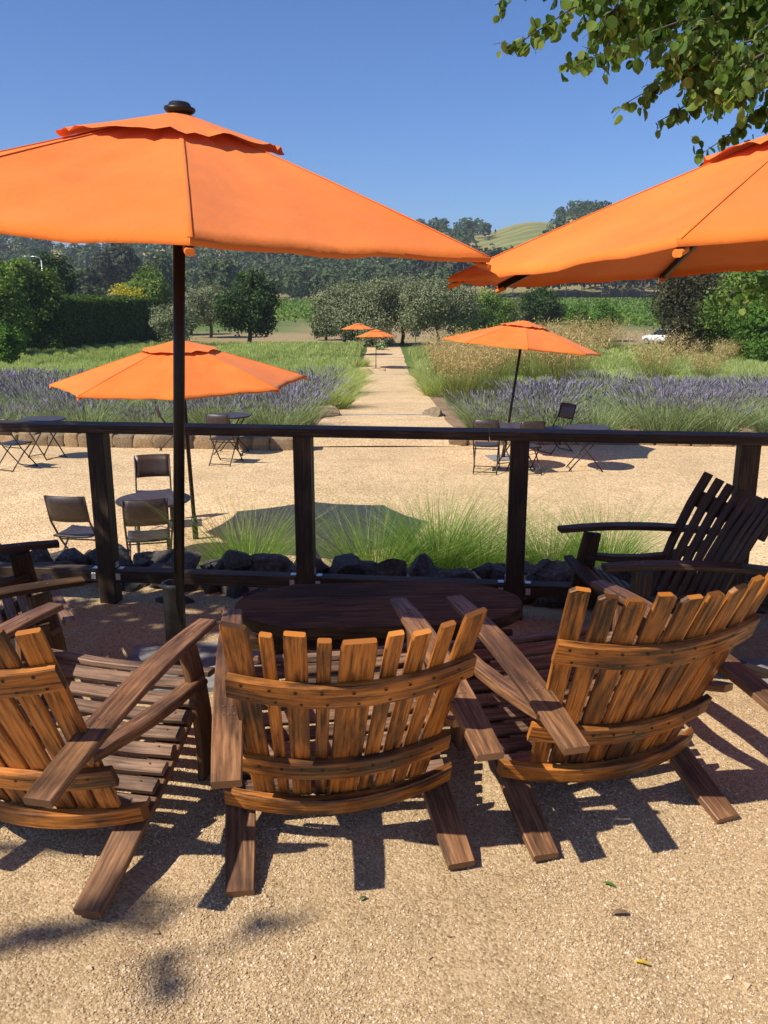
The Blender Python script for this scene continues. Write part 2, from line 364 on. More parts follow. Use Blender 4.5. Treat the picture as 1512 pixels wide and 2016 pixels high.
m, nt, b = newmat("garden_and_hill_ground"); a = N(nt, "Attribute", attribute_name="col").outputs["Color"]
vec = N(nt, "TexCoord").outputs["Object"]
cc = mix(nt, 1, a, ramp(nt, noise(nt, vec, 1.6, 8, .65), [(.3, (.72, .72, .72)), (.7, (1.22, 1.2, 1.15))]), 'MULTIPLY')
nt.links.new(cc, b.inputs["Base Color"]); b.inputs["Roughness"].default_value = 1; b.inputs["Specular IOR Level"].default_value = .1
bump(nt, b, noise(nt, vec, 4, 8, .7), .7, .05)
tag(link("ground", fast_mesh("ground", np.stack([Xg, Yg, Zg], -1).reshape(-1, 3), F, m, col=colv, smooth=True)), kind="structure")

def hp(x, y):                              # patio surface
    x = np.asarray(x, float); y = np.asarray(y, float)
    return .042*(vnoise(x, y, .55)-.5)+.026*(vnoise(x+9, y, .21)-.5)+.007*(vnoise(x, y+5, .08)-.5)
xs = np.concatenate([np.arange(-40, -3, 1.0), np.arange(-3, 3.001, .03), np.arange(4, 41, 1.0)])
ysp = np.concatenate([np.arange(-30, .8, 1.0), np.arange(.8, 5.0, .03), [5.15, 5.3]])
Xp, Yp = np.meshgrid(xs, ysp); Zp = hp(Xp, Yp)-np.where(Yp > 5.0, .06*(Yp-5.0)/.3, 0)-np.where(Yp > 5.2, .05, 0)
idx = np.arange(Xp.size).reshape(Xp.shape); F = np.stack([idx[:-1, :-1], idx[:-1, 1:], idx[1:, 1:], idx[1:, :-1]], -1).reshape(-1, 4)
tag(link("patio_gravel", fast_mesh("patio_gravel", np.stack([Xp, Yp, Zp], -1).reshape(-1, 3), F, M_gravel, smooth=True)), kind="structure")

def pebbles(n, y0, y1, hx0, hx1, smin, smax):
    y = y0+(y1-y0)*NR.random(n)**1.0; t = (y-y0)/(y1-y0); hx = hx0+(hx1-hx0)*t; x = (NR.random(n)*2-1)*hx
    pat = vnoise(x, y, .34)*.6+vnoise(x+3, y, .11)*.4; keep = NR.random(n) < np.clip((pat-.28)*3.2, .12, 1); x, y = x[keep], y[keep]; pat = pat[keep]; n = len(x)
    s = (smin+(smax-smin)*NR.random(n)**2.2)*(.75+.6*pat); big = NR.random(n) < .0022; s[big] *= NR.uniform(1.6, 3.0, big.sum())
    base = np.array([[1, 0, 0], [-1, 0, 0], [0, 1, 0], [0, -1, 0], [0, 0, 1], [0, 0, -1]], float)
    fac = np.array([[0, 2, 4], [2, 1, 4], [1, 3, 4], [3, 0, 4], [2, 0, 5], [1, 2, 5], [3, 1, 5], [0, 3, 5]])
    q = NR.normal(size=(n, 4)); q /= np.linalg.norm(q, axis=1, keepdims=True); w, a, b_, c_ = q.T
    Rm = np.stack([1-2*(b_*b_+c_*c_), 2*(a*b_-c_*w), 2*(a*c_+b_*w), 2*(a*b_+c_*w), 1-2*(a*a+c_*c_), 2*(b_*c_-a*w), 2*(a*c_-b_*w), 2*(b_*c_+a*w), 1-2*(a*a+b_*b_)], -1).reshape(n, 3, 3)
    sc = s[:, None]*(.55+.6*NR.random((n, 3)))
    V = np.einsum('nij,nkj->nki', Rm, base[None]*sc[:, None, :])
    V[:, :, 2] *= .75; V += np.stack([x, y, hp(x, y)+s*.22], -1)[:, None, :]
    F = (fac[None]+6*np.arange(n)[:, None, None]).reshape(-1, 3)
    return V.reshape(-1, 3), F, np.repeat(NR.random(n), 6)
V, F, rn = pebbles(150000, 1.45, 3.3, .95, 1.75, .0016, .0052)
tag(link("gravel", fast_mesh("gravel", V, F, M_grain, rnd=rn), None), "loose gold gravel lying on the sunny patio around the chairs", "gravel", kind="stuff")

def sheet(name, pts, z, mat_, nx=1, ny=1):
    (x0, y0, x1, y1) = pts; X, Y = np.meshgrid(np.linspace(x0, x1, nx+1), np.linspace(y0, y1, ny+1))
    Z = z+.05*(vnoise(X, Y, 1.7)-.5)*(nx > 1); I = np.arange(X.size).reshape(X.shape)
    F = np.stack([I[:-1, :-1], I[:-1, 1:], I[1:, 1:], I[1:, :-1]], -1).reshape(-1, 4)
    return tag(link(name, fast_mesh(name, np.stack([X, Y, Z], -1).reshape(-1, 3), F, mat_, smooth=True)), kind="structure")
sheet("court_gravel", (-34, 6.6, 34, 16.15), ZC+.03, M_court, 160, 40)
# path with a wandering edge
yy = np.arange(16.0, 84, .5); ww = 1.5+.16*(vnoise(yy, yy*0, 2.3)-.5); w2_ = 1.5+.16*(vnoise(yy, yy*0+7, 2.3)-.5)
V = []; 
for i, y in enumerate(yy):
    for t in np.linspace(-1, 1, 7): V.append((t*(ww[i] if t < 0 else w2_[i])-.0*y, y, float(H(0, max(y, 16.7)))+.012+.02*(1-t*t)-(.08 if y < 16.3 else 0)))
I = np.arange(len(V)).reshape(-1, 7); F = np.stack([I[:-1, :-1], I[:-1, 1:], I[1:, 1:], I[1:, :-1]], -1).reshape(-1, 4)
tag(link("path", fast_mesh("path", V, F, M_court, smooth=True)), kind="structure")

# ------------------------------------------------------------------ umbrellas
def umbrella(foot, hub, label, group, coff=(0, 0), rot=0.0, plane=(0, 0), rim_z=None, rad=1.37, base='sleeve', cat="umbrella", vent_r=.42):
    """foot on the ground, hub = top of the pole; the rim is an octagon in the plane rim_z + a x + b y about the hub"""
    foot, hub = Vector(foot), Vector(hub); root = empty("patio_umbrella", foot, 0, label, cat, group)
    axis = (hub-foot); d = axis.normalized(); a, b = plane
    nrm = Vector((-a, -b, 1)).normalized(); drop = hub.z-rim_z
    C = hub-nrm*drop*nrm.z - foot + Vector((coff[0], coff[1], a*coff[0]+b*coff[1]))                     # rim centre, local
    ex = Vector((1, 0, a)).normalized(); ey = nrm.cross(ex).normalized(); hubl = hub-foot
    def P(r, ang, h):                                  # r in plane, h above the plane
        k = max(0.0, h)/(drop*nrm.z)
        return C+ex*(r*math.cos(ang))+ey*(r*math.sin(ang))+nrm*h-Vector((coff[0], coff[1], 0))*k
    top = drop*nrm.z
    mb = MB(); mb.tube([(0, 0, .0), hubl*.5, hubl*.985], .0235, 14); mb.build("pole", M_metal, root)
    if base == 'sleeve':
        s_ = MB(); s_.lathe([(.046, 0), (.046, .415), (.05, .42), (.05, .44), (.038, .44), (.038, .41)], 20)
        s_.build("base_sleeve", M_sleeve, root)
        q = MB(); q.box((.06, .06, .006), (.62, .5, .05), 0, .1); q.build("base_plate", M_plate, root)
    else:
        q = MB(); q.box((0, 0, .02), (.5, .5, .05), 0, .2); q.build("base_plate", M_plate, root)
        s_ = MB(); s_.tube([(0, 0, .03), hubl*(.32/hubl.length)], .034, 12); s_.build("base_sleeve", M_metal, root)
    n = 8; angs = [rot+i*2*math.pi/n for i in range(n)]
    prof = lambda u: top*(1-u**.95)+.012*math.sin(math.pi*u)      # rib height profile
    # canopy: panels with a light inward sag between the ribs
    nu, nv = 14, 10; V, F = [], []
    for i in range(n):
        a0, a1 = angs[i], angs[(i+1) % n]
        if a1 < a0: a1 += 2*math.pi
        b0 = len(V)
        for iu in range(nu+1):
            u = .10+.90*iu/nu
            for iv in range(nv+1):
                v = iv/nv; e = 4*v*(1-v)
                p = P(rad*u, a0, prof(u)).lerp(P(rad*u, a1, prof(u)), v)
                c0 = P(0, 0, prof(u))
                p = p+(c0-p)*(.045*e*u*u*u)-nrm*(.030*e*math.sin(math.pi*min(1, u*.92))*u)
                p = p+nrm*e*(.005*math.sin(9*u+18*v+i*2.1)+.0035*math.sin(31*v+4*u+i)*(1-u)+.004*math.sin(23*u+7*v*v+i*1.3)*u)
                V.append(p)
        for iu in range(nu):
            for iv in range(nv):
                q0 = b0+iu*(nv+1)+iv; F.append((q0, q0+nv+1, q0+nv+2, q0+1))
        # hem: a short turned-under strip
        h0 = len(V)
        for iv in range(nv+1):
            e_ = V[b0+nu*(nv+1)+iv]; V.append(e_-nrm*.014+(C-e_).normalized()*.006)
        for iv in range(nv):
            q0 = b0+nu*(nv+1)+iv; F.append((q0, h0+iv, h0+iv+1, q0+1))
    me = bpy.data.meshes.new("canopy"); me.from_pydata([tuple(v) for v in V], [], F); me.materials.append(M_fab)
    me.polygons.foreach_set("use_smooth", [True]*len(F)); me.update()
    can = link("canopy", me, root)
    # seams and pockets
    sm_ = MB()
    for an in angs:
        sm_.sweep([P(rad*u, an, prof(u)+.0012) for u in (.12, .3, .5, .7, .85, .99)], [Vector((-math.sin(an), math.cos(an), 0))]*6, [nrm]*6, [.014]*6, [.003]*6, bev=.001, sm=True)
    sm_.build("seam", M_fab, can)
    # vent: a second small cap whose wavy hem stands off the canopy
    V, F = [], []; nr, na = 8, 96
    for ir in range(nr+1):
        u = ir/nr; r = .05+(vent_r-.05)*u
        for ia in range(na):
            an = 2*math.pi*ia/na; k = ((an-rot) % (2*math.pi/n))/(2*math.pi/n)*2-1
            rr = r*math.cos(math.pi/n)/math.cos(k*math.pi/n)*(1.0 if abs(k) < 2 else 1)+.0
            fr = rr/rad
            wav = u**5*(.005*math.sin(an*21+math.sin(an*5)*1.9)+.006*math.sin(an*13+math.sin(an*3)))
            V.append(P(rr, an, prof(fr)+.008+.016*u+wav))
    for ir in range(nr):
        for ia in range(na):
            k = (ia+1) % na; F.append((ir*na+ia, (ir+1)*na+ia, (ir+1)*na+k, ir*na+k))
    me = bpy.data.meshes.new("vent"); me.from_pydata([tuple(v) for v in V], [], F); me.materials.append(M_fab)
    me.polygons.foreach_set("use_smooth", [True]*len(F)); me.update(); link("vent", me, root)
    f_ = MB(); f_.lathe([(.02, -.03), (.052, -.012), (.058, -.004), (.056, .004), (.042, .009), (.038, .018), (.03, .023), (.012, .026)], 24, c=(0, 0, 0))
    fo = f_.build("finial", M_metal, root); fo.location = P(0, 0, top+.012); fo.rotation_euler = nrm.to_track_quat('Z', 'Y').to_euler()
    run = C+nrm*.07
    hb = MB(); hb.lathe([(.03, -.05), (.055, -.03), (.055, .03), (.03, .05)], 16); ho = hb.build("hub", M_metal, root); ho.location = run
    for an in angs:
        rb = MB(); sd_ = Vector((-math.sin(an), math.cos(an), 0))
        rb.sweep([P(rad*u, an, prof(u)-.022) for u in (.05, .3, .55, .8, .985)], [sd_]*5, [nrm]*5, [.022]*5, [.03]*5)
        ro = rb.build("rib", M_metal, root)
        st = MB(); st.sweep([run, P(rad*.46, an, prof(.46)-.03)], [sd_]*2, [nrm]*2, [.016]*2, [.022]*2); st.build("strut", M_metal, ro)
        pk = MB(); pk.sweep([P(rad*.965, an, prof(.965)-.036), P(rad*.998, an, prof(1)-.030)], [sd_]*2, [nrm]*2, [.028, .024], [.015, .018], bev=.006, sm=True); pk.build("rib_pocket", M_fab, ro)
    return root
def mount_angle(c, p): return math.atan2(p[1]-c[1], p[0]-c[0])
UG = "orange patio umbrellas"
umbrella((-.92, 3.53, 0), (-.755, 3.41, 2.30), "large orange umbrella in the foreground whose dark pole stands behind the wooden chairs", UG,
         coff=(-.085, .03), rot=mount_angle((-.86, 3.43), (-.45, 2.10)), plane=(-.06, .05), rim_z=1.862)
umbrella((1.84, 3.36, 0), (1.545, 3.275, 2.27), "orange umbrella at the right edge seen partly from below", UG,
         rot=math.radians(186), plane=(.079, -.0337), rim_z=1.81)
umbrella((-2.2, 9.6, ZC), (-2.2, 9.33, 1.20), "orange umbrella over the woven table on the lower court left of the path", UG,
         rot=math.radians(12), plane=(.006, .035), rim_z=.76, base='plate')
umbrella((2.1, 14.85, ZC), (2.42, 15.0, 1.25), "orange umbrella leaning on its thin pole over the right court tables", UG,
         rot=math.radians(40), plane=(-.10, -.02), rim_z=.80, base='plate')
p = gt(740, 726); z = float(H(*p)); umbrella((p[0], p[1], z), (p[0]+.03, p[1], z+2.5), "small distant orange umbrella beside the gravel path, nearer of two", UG,
         rot=math.radians(65), plane=(.0, -.05), rim_z=z+2.02, base='plate')
p = gt(762, 700); z = float(H(*p)); umbrella((p[0]-2.3, p[1], z), (p[0]-2.3, p[1], z+2.5), "farthest orange umbrella, partly hidden behind another at the path", UG,
         rot=math.radians(20), plane=(0, -.02), rim_z=z+2.05, base='plate')

# ------------------------------------------------------------------ wooden railing
fd = Vector((.994, -.11, 0)).normalized(); fn = Vector((.11, .994, 0)).normalized(); P1 = Vector((-1.515, 4.48, 0))
fence = empty("wooden_railing", P1, 0, "dark stained wooden railing with square posts along the patio edge", "railing")
posts = [P1+fd*(1.105*k) for k in range(-3, 8)]
for p in posts:
    mb = MB(); q = p-P1; mb.sweep([q+Vector((0, 0, -.3)), q+Vector((0, 0, .955))], [fd]*2, [fn]*2, [.092]*2, [.092]*2); mb.build("post", M_fence, fence)
mb = MB(); q0, q1 = posts[0]-P1, posts[-1]-P1
for (a0, a1) in ((-.3, 4.86), (4.864, 9.2)):
    mb.plank(q0+fd*a0*1.105+Vector((0, 0, .977)), q0+fd*a1*1.105+Vector((0, 0, .977)), fn, .145, .042)
mb.build("top_rail", M_fence, fence)
for k in range(len(posts)-1):
    mb = MB(); mb.plank(posts[k]-P1+fd*.0475+Vector((0, 0, .165)), posts[k+1]-P1-fd*.0475+Vector((0, 0, .165)), fn, .088, .065); mb.build("bottom_rail", M_fence, fence)
for k in range(1, 8):
    for s in (-1, 1):
        mb = MB(); q = posts[k]-P1+fd*(s*.07)
        mb.box(q+Vector((0, 0, .2005)), (.03, .04, .004), 0, math.atan2(fd.y, fd.x)); mb.box(q-fd*s*.0215+fn*0+Vector((0, 0, .222)), (.003, .04, .03), 0, math.atan2(fd.y, fd.x), .001)
        mb.box(q-fn*.0455+Vector((0, 0, .165)), (.025, .004, .035), 0, math.atan2(fd.y, fd.x), .001); mb.build("bracket", M_zinc, fence)

# ------------------------------------------------------------------ wooden barrel-stave chairs
def stave_chair(loc, rz, label, widths, seed, mats, backy=.20, hb=.262, urail=.535, recline=27, tops='flat', length=.79, curve=0.0, gapfrac=1.0, armw=.077):
    """local axes: x to the sitter's right, +y the way the chair faces; origin between the two rear feet"""
    rr = random.Random(seed); root = empty("lounge_chair", loc, rz, label, "chair", "wooden barrel stave lounge chairs on the patio")
    mh, ma, ms = mats; th = math.radians(recline); up = Vector((0, -math.sin(th), math.cos(th))); nb = Vector((0, -math.cos(th), -math.sin(th)))
    for s in (-1, 1):
        g = MB(); g.plank((s*.325, -.03, .012), (s*.285, .70, .335), (1, 0, 0), .082, .027, bow=-.02, n=9, wm=.094); g.build("rear_leg", ma, root)
        g = MB(); g.plank((s*.318, .70, -.01), (s*.312, .63, .52), (0, 1, 0), .085, .026, bow=s*.02, bowdir=(1, 0, 0), wm=.095); g.build("front_leg", ma, root)
        g = MB()
        g.plank((s*.305, .80, .545), (s*.345, -.20, .465), (1, 0, 0), armw*.85, .023, bow=.035, n=9, wm=armw*1.12, w2=armw)
        for (yy_, xx_) in ((.63, .3), (.665, .32), (.10, .322), (.10, .345), (.06, .316), (.06, .333), (.06, .349)):
            u = (.80-yy_)/1.0; zz = .545-.08*u+.035*4*u*(1-u)+.0115
            g.lathe([(.0045, 0), (.0045, .0015)], 8, 1, (s*xx_, yy_, zz))
        g.build("armrest", [ma, M_screwl], root)
        g = MB(); pts = [Vector((s*.335, .655, .40)), Vector((s*.318, .52, .385)), Vector((s*.30, .38, .383)), Vector((s*.295, .25, .395)), Vector((s*.305, .12, .42)), Vector((s*.325, .03, .447))]
        sd_ = []
        for i in range(6):
            tv = (pts[min(i+1, 5)]-pts[max(i-1, 0)]).normalized(); sd_.append(tv.cross(Vector((0, 0, 1))).normalized())
        g.sweep(pts, sd_, [Vector((0, 0, 1))]*6, [.05, .055, .058, .056, .05, .04], [.03, .034, .036, .034, .03, .026]); g.build("arm_brace", ma, root)
    g = MB()
    for i in range(9):
        y = .735-.058*i; z = .335*(y+.03)/.73+.012+.0295-(.02*4*((y+.03)/.73)*(1-(y+.03)/.73))
        if i == 0: z -= .012
        w_ = .047+rr.uniform(-.003, .004); ex = rr.uniform(.0, .02)
        tilt = math.atan2(.335, .73)-(.5 if i == 0 else 0)
        n = 7; L = .335; pts = [Vector((-L-ex+(2*L+ex+.01)*k/(n-1), y, z+.004-.014*(1-(2*k/(n-1)-1)**2)+rr.uniform(-.001, .001))) for k in range(n)]
        g.sweep(pts, [Vector((0, math.cos(tilt), math.sin(tilt)))]*n, [Vector((0, -math.sin(tilt), math.cos(tilt)))]*n, [w_*(.93+.07*4*(k/(n-1))*(1-k/(n-1))) for k in range(n)], [.022]*n)
        for sx in (-1, 1): g.lathe([(.004, 0), (.004, .0012)], 7, 1, (sx*.292, y, z+.0145))
    g.build("seat", [ms, M_screwl], root)
    # back: fan of staves on bowed rails
    hw = lambda t: hb+(.345-hb)*t/.76
    bow = lambda t: .042+.03*t/.76
    def BP(x, t, off=0.0):
        k = 1-(x/hw(t))**2
        return Vector((x, backy, .20))+up*t+nb*(bow(t)*k+off-curve*math.sin(math.pi*min(1, t/.8)))
    W = sum(widths); n = len(widths); free = 2*.345-W; gap = free/(n-1); x0 = -.345; g = MB()
    for i, w_ in enumerate(widths):
        xt = x0+w_/2; x0 += w_+gap; fx = xt/.345; ln = length+rr.uniform(-.015, .015)
        ts = [0, .12, .3, .5, .66, ln-.028, ln-.012, ln]; pts, sds, ups_, ws = [], [], [], []
        side_cut = rr.choice([-1, 1]) if tops == 'chamfer' else 0
        for j, t in enumerate(ts):
            x = fx*hw(t)*1.0; wj = w_*1.06*(.93+.07*min(1, t/.6))*(1 if t < .72 else .96)
            cut = 0
            if tops == 'chamfer' and j == 7: cut = w_*.28
            if tops == 'notch' and j == 6: cut = w_*.16
            if j == 7 and tops == 'flat': cut = w_*.05
            wj -= cut; x += -side_cut*cut/2
            dx = 2*x*bow(t)/hw(t)**2
            pts.append(BP(x, t)); sds.append(Vector((1, 0, 0))-nb*dx); ups_.append((nb+Vector((dx, 0, 0))).normalized()); ws.append(wj)
        g.sweep(pts, sds, ups_, ws, [.017]*8)
    g.build("backrest", mh, root)
    def rail(name, t, h, ext, screws=True):
        m_ = 13; pts, sds, ups_ = [], [], []
        for k in range(m_):
            x = (2*k/(m_-1)-1)*hw(t)*ext; p = BP(x, t, .0215); dx = 2*x*bow(t)/hw(t)**2
            pts.append(p); sds.append(up); ups_.append((nb+Vector((dx, 0, 0))).normalized())
        g = MB(); g.sweep(pts, sds, ups_, [h*(.93+.07*math.sin(math.pi*k/(m_-1))) for k in range(m_)], [.024]*m_, sm=False)
        if screws:
            x0_ = -.345
            for i, w_ in enumerate(widths):
                fx = (x0_+w_/2)/.345; x0_ += w_+gap
                for dz, dxx in ((.024, -.008), (-.024, .008)) if name == "upper_rail" else ((.012, 0),):
                    x = fx*hw(t)+dxx; p = BP(x, t+dz, .0215+.0115); k = 2*x*bow(t)/hw(t)**2; q = (nb+Vector((k, 0, 0))).normalized()
                    b0 = len(g.v); a_ = q.cross(up).normalized(); c_ = q.cross(a_)
                    for j in range(7): an = 2*math.pi*j/7; g.v.append(p+q*.0022+(a_*math.cos(an)+c_*math.sin(an))*.0052)
                    g.face(tuple(range(b0, b0+7)), None, 1)
        return g.build(name, [mh, M_screw], root)
    rail("upper_rail", urail, .088, 1.035); rail("lower_rail", .17, .078, 1.12)
    g = MB(); m_ = 13; pts, sds, ups_ = [], [], []
    for k in range(m_):
        u = 2*k/(m_-1)-1; pts.append(Vector((u*.36, .235-.10*(1-u*u), .155+.012*u*u))); sds.append(Vector((0, -.30, .95))); dn = Vector((-.55*u*.36, -1, -.3)); ups_.append(dn)
    g.sweep(pts, sds, ups_, [.062]*m_, [.03]*m_); g.build("crossbar", mh, root)
    return root
WM = [.058, .028, .048, .031, .076, .036, .042, .036, .056]; WR = [.052, .05, .056, .054, .058, .055, .054, .05, .05]
WA = [.062, .05, .066, .058, .07, .056, .066, .05, .062]
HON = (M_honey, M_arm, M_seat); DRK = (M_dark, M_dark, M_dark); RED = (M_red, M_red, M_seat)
stave_chair((-.094, 2.165, 0), math.radians(11), "honey brown chair in the middle of the near row with narrow and wide back slats", [w*1.16 for w in WM], 3, HON, length=.745)
stave_chair((.79, 2.36, 0), math.radians(17), "honey brown wooden chair at the right with nine even slats with cut corners", [w*1.07 for w in WR], 5, HON, tops='chamfer', length=.755, hb=.268, recline=24)
stave_chair((-1.118, 2.106, 0), math.radians(-15), "honey brown wooden chair cut off by the left edge of the photo", WA, 9, HON, urail=.60, hb=.30, recline=25, length=.765)
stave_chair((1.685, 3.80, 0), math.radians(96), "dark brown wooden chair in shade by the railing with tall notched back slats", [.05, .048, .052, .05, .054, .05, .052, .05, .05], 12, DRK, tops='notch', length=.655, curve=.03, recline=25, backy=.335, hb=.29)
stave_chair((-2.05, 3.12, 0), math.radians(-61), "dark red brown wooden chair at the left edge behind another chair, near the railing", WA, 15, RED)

# low table of barrel boards
tb = empty("low_table", (-.02, 3.37, 0), math.radians(3.5), "long low dark wooden table with rounded ends in front of the chairs", "table")
g = MB()
for k, (y0, y1) in enumerate(((-.262, -.09), (-.086, .086), (.09, .262))):
    n = 22; b0 = len(g.v); yc = (y0+y1)/2
    xe = lambda y: .60-.24*(abs(y)/.262)**2.2
    pts = []; ring = []
    for t in np.linspace(0, 1, 8): ring.append((xe(y0+(y1-y0)*t), y0+(y1-y0)*t))
    for t in np.linspace(1, 0, 8): ring.append((-xe(y0+(y1-y0)*t), y0+(y1-y0)*t))
    m_ = len(ring); off = k*3.7
    for z in (.355, .405):
        for (x, y) in ring: g.v.append(Vector((x, y, z-.0)))
    g.face(tuple(b0+m_+j for j in range(m_)), [(ring[j][0], ring[j][1]+off) for j in range(m_)])
    g.face(tuple(b0+j for j in range(m_-1, -1, -1)), [(ring[j][0], ring[j][1]+off) for j in range(m_-1, -1, -1)])
    for j in range(m_):
        q = (j+1) % m_; g.face((b0+j, b0+q, b0+m_+q, b0+m_+j), [(ring[j][0]+ring[j][1], off), (ring[q][0]+ring[q][1], off), (ring[q][0]+ring[q][1], off+.05), (ring[j][0]+ring[j][1], off+.05)])
g.build("tabletop", M_red, tb)
g = MB(); g.plank((-.52, -.21, .325), (.52, -.21, .325), (0, 0, 1), .06, .03); g.plank((-.52, .21, .325), (.52, .21, .325), (0, 0, 1), .06, .03); g.build("apron", M_red, tb)
for sx in (-1, 1):
    for sy in (-1, 1):
        g = MB(); g.plank((sx*.44, sy*.18, -.02), (sx*.38, sy*.17, .35), (0, 1, 0), .085, .035, bow=sx*.02, bowdir=(1, 0, 0)); g.build("leg", M_red, tb)

# ------------------------------------------------------------------ bistro chairs and tables on the court
def bistro_chair():
    root = empty("folding_chair", (0, 0, 0), 0, "x", "chair", "woven folding chairs on the lower court")
    for s in (-1, 1):
        g = MB(); g.tube([(s*.205, -.27, .87), (s*.205, -.20, .60), (s*.205, -.04, .36), (s*.205, .27, 0)], .0105, 8); g.build("front_leg", M_tube, root)
        g = MB(); g.tube([(s*.185, .20, .445), (s*.185, .02, .30), (s*.185, -.15, .13), (s*.185, -.27, 0)], .0105, 8); g.build("rear_leg", M_tube, root)
    for (w_, y, z) in ((.205, .25, .025), (.185, -.25, .028), (.205, -.05, .37)):
        g = MB(); g.tube([(-w_, y, z), (w_, y, z)], .008, 6); g.build("stretcher", M_tube, root)
    for nm, w_, pts in (("backrest", .40, [(-.205, .60), (-.235, .69), (-.258, .78), (-.272, .87)]), ("seat", .40, [(-.19, .45), (-.06, .441), (.08, .441), (.20, .452)])):
        g = MB(); nn = 9; V = []; mm = len(pts)
        for (y, z) in pts:
            for k in range(nn):
                u = 2*k/(nn-1)-1
                V.append(Vector((u*w_/2, y+(-.035*(1-u*u) if nm == "backrest" else 0), z-(0.012*(1-u*u) if nm == "seat" else 0))))
        off = Vector((0, .012, .004)) if nm == "backrest" else Vector((0, 0, -.016)); b0 = 0; g.v = V+[v+off for v in V]; L = len(V)
        for i in range(mm-1):
            for k in range(nn-1):
                q = i*nn+k; uvs = [(k*.05, i*.09), (k*.05+.05, i*.09), (k*.05+.05, i*.09+.09), (k*.05, i*.09+.09)]
                g.face((q, q+1, q+nn+1, q+nn), uvs, 0, True); g.face((L+q+nn, L+q+nn+1, L+q+1, L+q), uvs[::-1], 0, True)
        rim = list(range(nn))+[i*nn+nn-1 for i in range(1, mm)]+[(mm-1)*nn+k for k in range(nn-2, -1, -1)]+[i*nn for i in range(mm-2, 0, -1)]
        for j in range(len(rim)): a, b_ = rim[j], rim[(j+1) % len(rim)]; g.face((b_, a, L+a, L+b_), None, 0)
        g.build(nm, M_weave, root)
    return root
def bistro_table():
    root = empty("folding_table", (0, 0, 0), 0, "x", "table", "round woven folding tables on the lower court")
    g = MB(); n = 40; r = .37
    for z in (.70, .672):
        for j in range(n): an = 2*math.pi*j/n; g.v.append(Vector((r*math.cos(an), r*math.sin(an), z)))
    g.face(tuple(range(n)), [(v.x, v.y) for v in g.v[:n]]); g.face(tuple(range(2*n-1, n-1, -1)), [(v.x, v.y) for v in g.v[:n]][::-1])
    for j in range(n): k = (j+1) % n; g.face((j, n+j, n+k, k), None, 0, True)
    g.build("tabletop", M_weave, root)
    g = MB(); g.tube([(r*1.012*math.cos(t), r*1.012*math.sin(t), .686) for t in np.linspace(0, 2*math.pi, 41)], .013, 8, cap=False); g.build("rim", M_tube, root)
    for s in (-1, 1):
        for q in (-1, 1):
            g = MB(); x = s*(.20 if q > 0 else .17); g.tube([(x, q*.24, .67), (x, q*.12, .46), (x, -q*.16, .14), (x, -q*.27, 0)], .011, 8); g.build("leg", M_tube, root)
    for (w_, y) in ((.2, -.25), (.17, .25)):
        g = MB(); g.tube([(-w_, y, .03), (w_, y, .03)], .008, 6); g.build("stretcher", M_tube, root)
    return root
ch0, tb0 = bistro_chair(), bistro_table()
def put(proto, xy, rz, label, first=[set()]):
    if proto.name not in first[0]: first[0].add(proto.name); o = proto
    else: o = copy_tree(proto)
    o.location = (xy[0], xy[1], ZC+.03); o.rotation_euler = (0, 0, math.radians(rz)); o["label"] = label
put(tb0, gp(302, 983, -.43), 20, "round woven table nearest the railing, left of the umbrella pole")
put(tb0, gp(452, 818, -.43), 80, "round woven table near the lavender, left of the gravel path")
put(tb0, gp(84, 825, -.43), 60, "round woven table at the far left beside the stone edging")
put(tb0, gp(1016, 839, -.43), 30, "round woven table under the leaning orange umbrella, left of a second table")
put(tb0, gp(1155, 842, -.43), 85, "round woven table right of the leaning umbrella with crossed pale legs")
put(ch0, gp(160, 1050, -.70), -8, "woven folding chair at the near court table, behind the left railing post")
put(ch0, gp(292, 1058, -.70), 14, "woven folding chair in front of the near court table, its back turned")
put(ch0, gp(302, 962, -.62), 194, "woven folding chair behind the near court table, tilted dark backrest")
put(ch0, gp(28, 874, -.70), -25, "woven folding chair at the left edge in front of the far left table")
put(ch0, gp(442, 864, -.70), -12, "woven folding chair turned to the table by the lavender, crossed legs in sun")
put(ch0, gp(342, 886, ZC), -72, "woven folding chair behind the foreground pole facing right to its table")
put(ch0, gp(958, 877, -.70), -10, "woven folding chair left of the leaning umbrella pole")
put(ch0, gp(1035, 880, -.70), 12, "woven folding chair half hidden by the third railing post")
put(ch0, gp(1092, 893, ZC), 118, "woven folding chair with dark leaning backrest between the two right tables")

# ------------------------------------------------------------------ rocks and stones
def rock_mesh(seed, mat_, cuts=13, sub=3, sq=(1, .8, .7)):
    r_ = random.Random(seed); import bmesh
    bm = bmesh.new(); bmesh.ops.create_icosphere(bm, subdivisions=sub, radius=1)
    pl = []
    for _ in range(cuts):
        v = Vector((r_.gauss(0, 1), r_.gauss(0, 1), r_.gauss(0, .8))).normalized(); pl.append((v, r_.uniform(.38, .75)))
    o = Vector((r_.random()*50, 0, 0))
    for v in bm.verts:
        for nrm, d in pl:
            e = v.co.dot(nrm)-d
            if e > 0: v.co -= nrm*e*.98
        v.co += v.co.normalized()*(  .09*mnoise.noise(v.co*1.7+o)+.05*mnoise.noise(v.co*5+o)); v.co = Vector((v.co.x*sq[0], v.co.y*sq[1], v.co.z*sq[2]))
    me = bpy.data.meshes.new("rock"); bm.to_mesh(me); bm.free(); me.materials.append(mat_); me.update(); return me
RK = [rock_mesh(s, M_rock) for s in range(7)]
RG = "dark rocks edging the patio below the railing"
k = 0
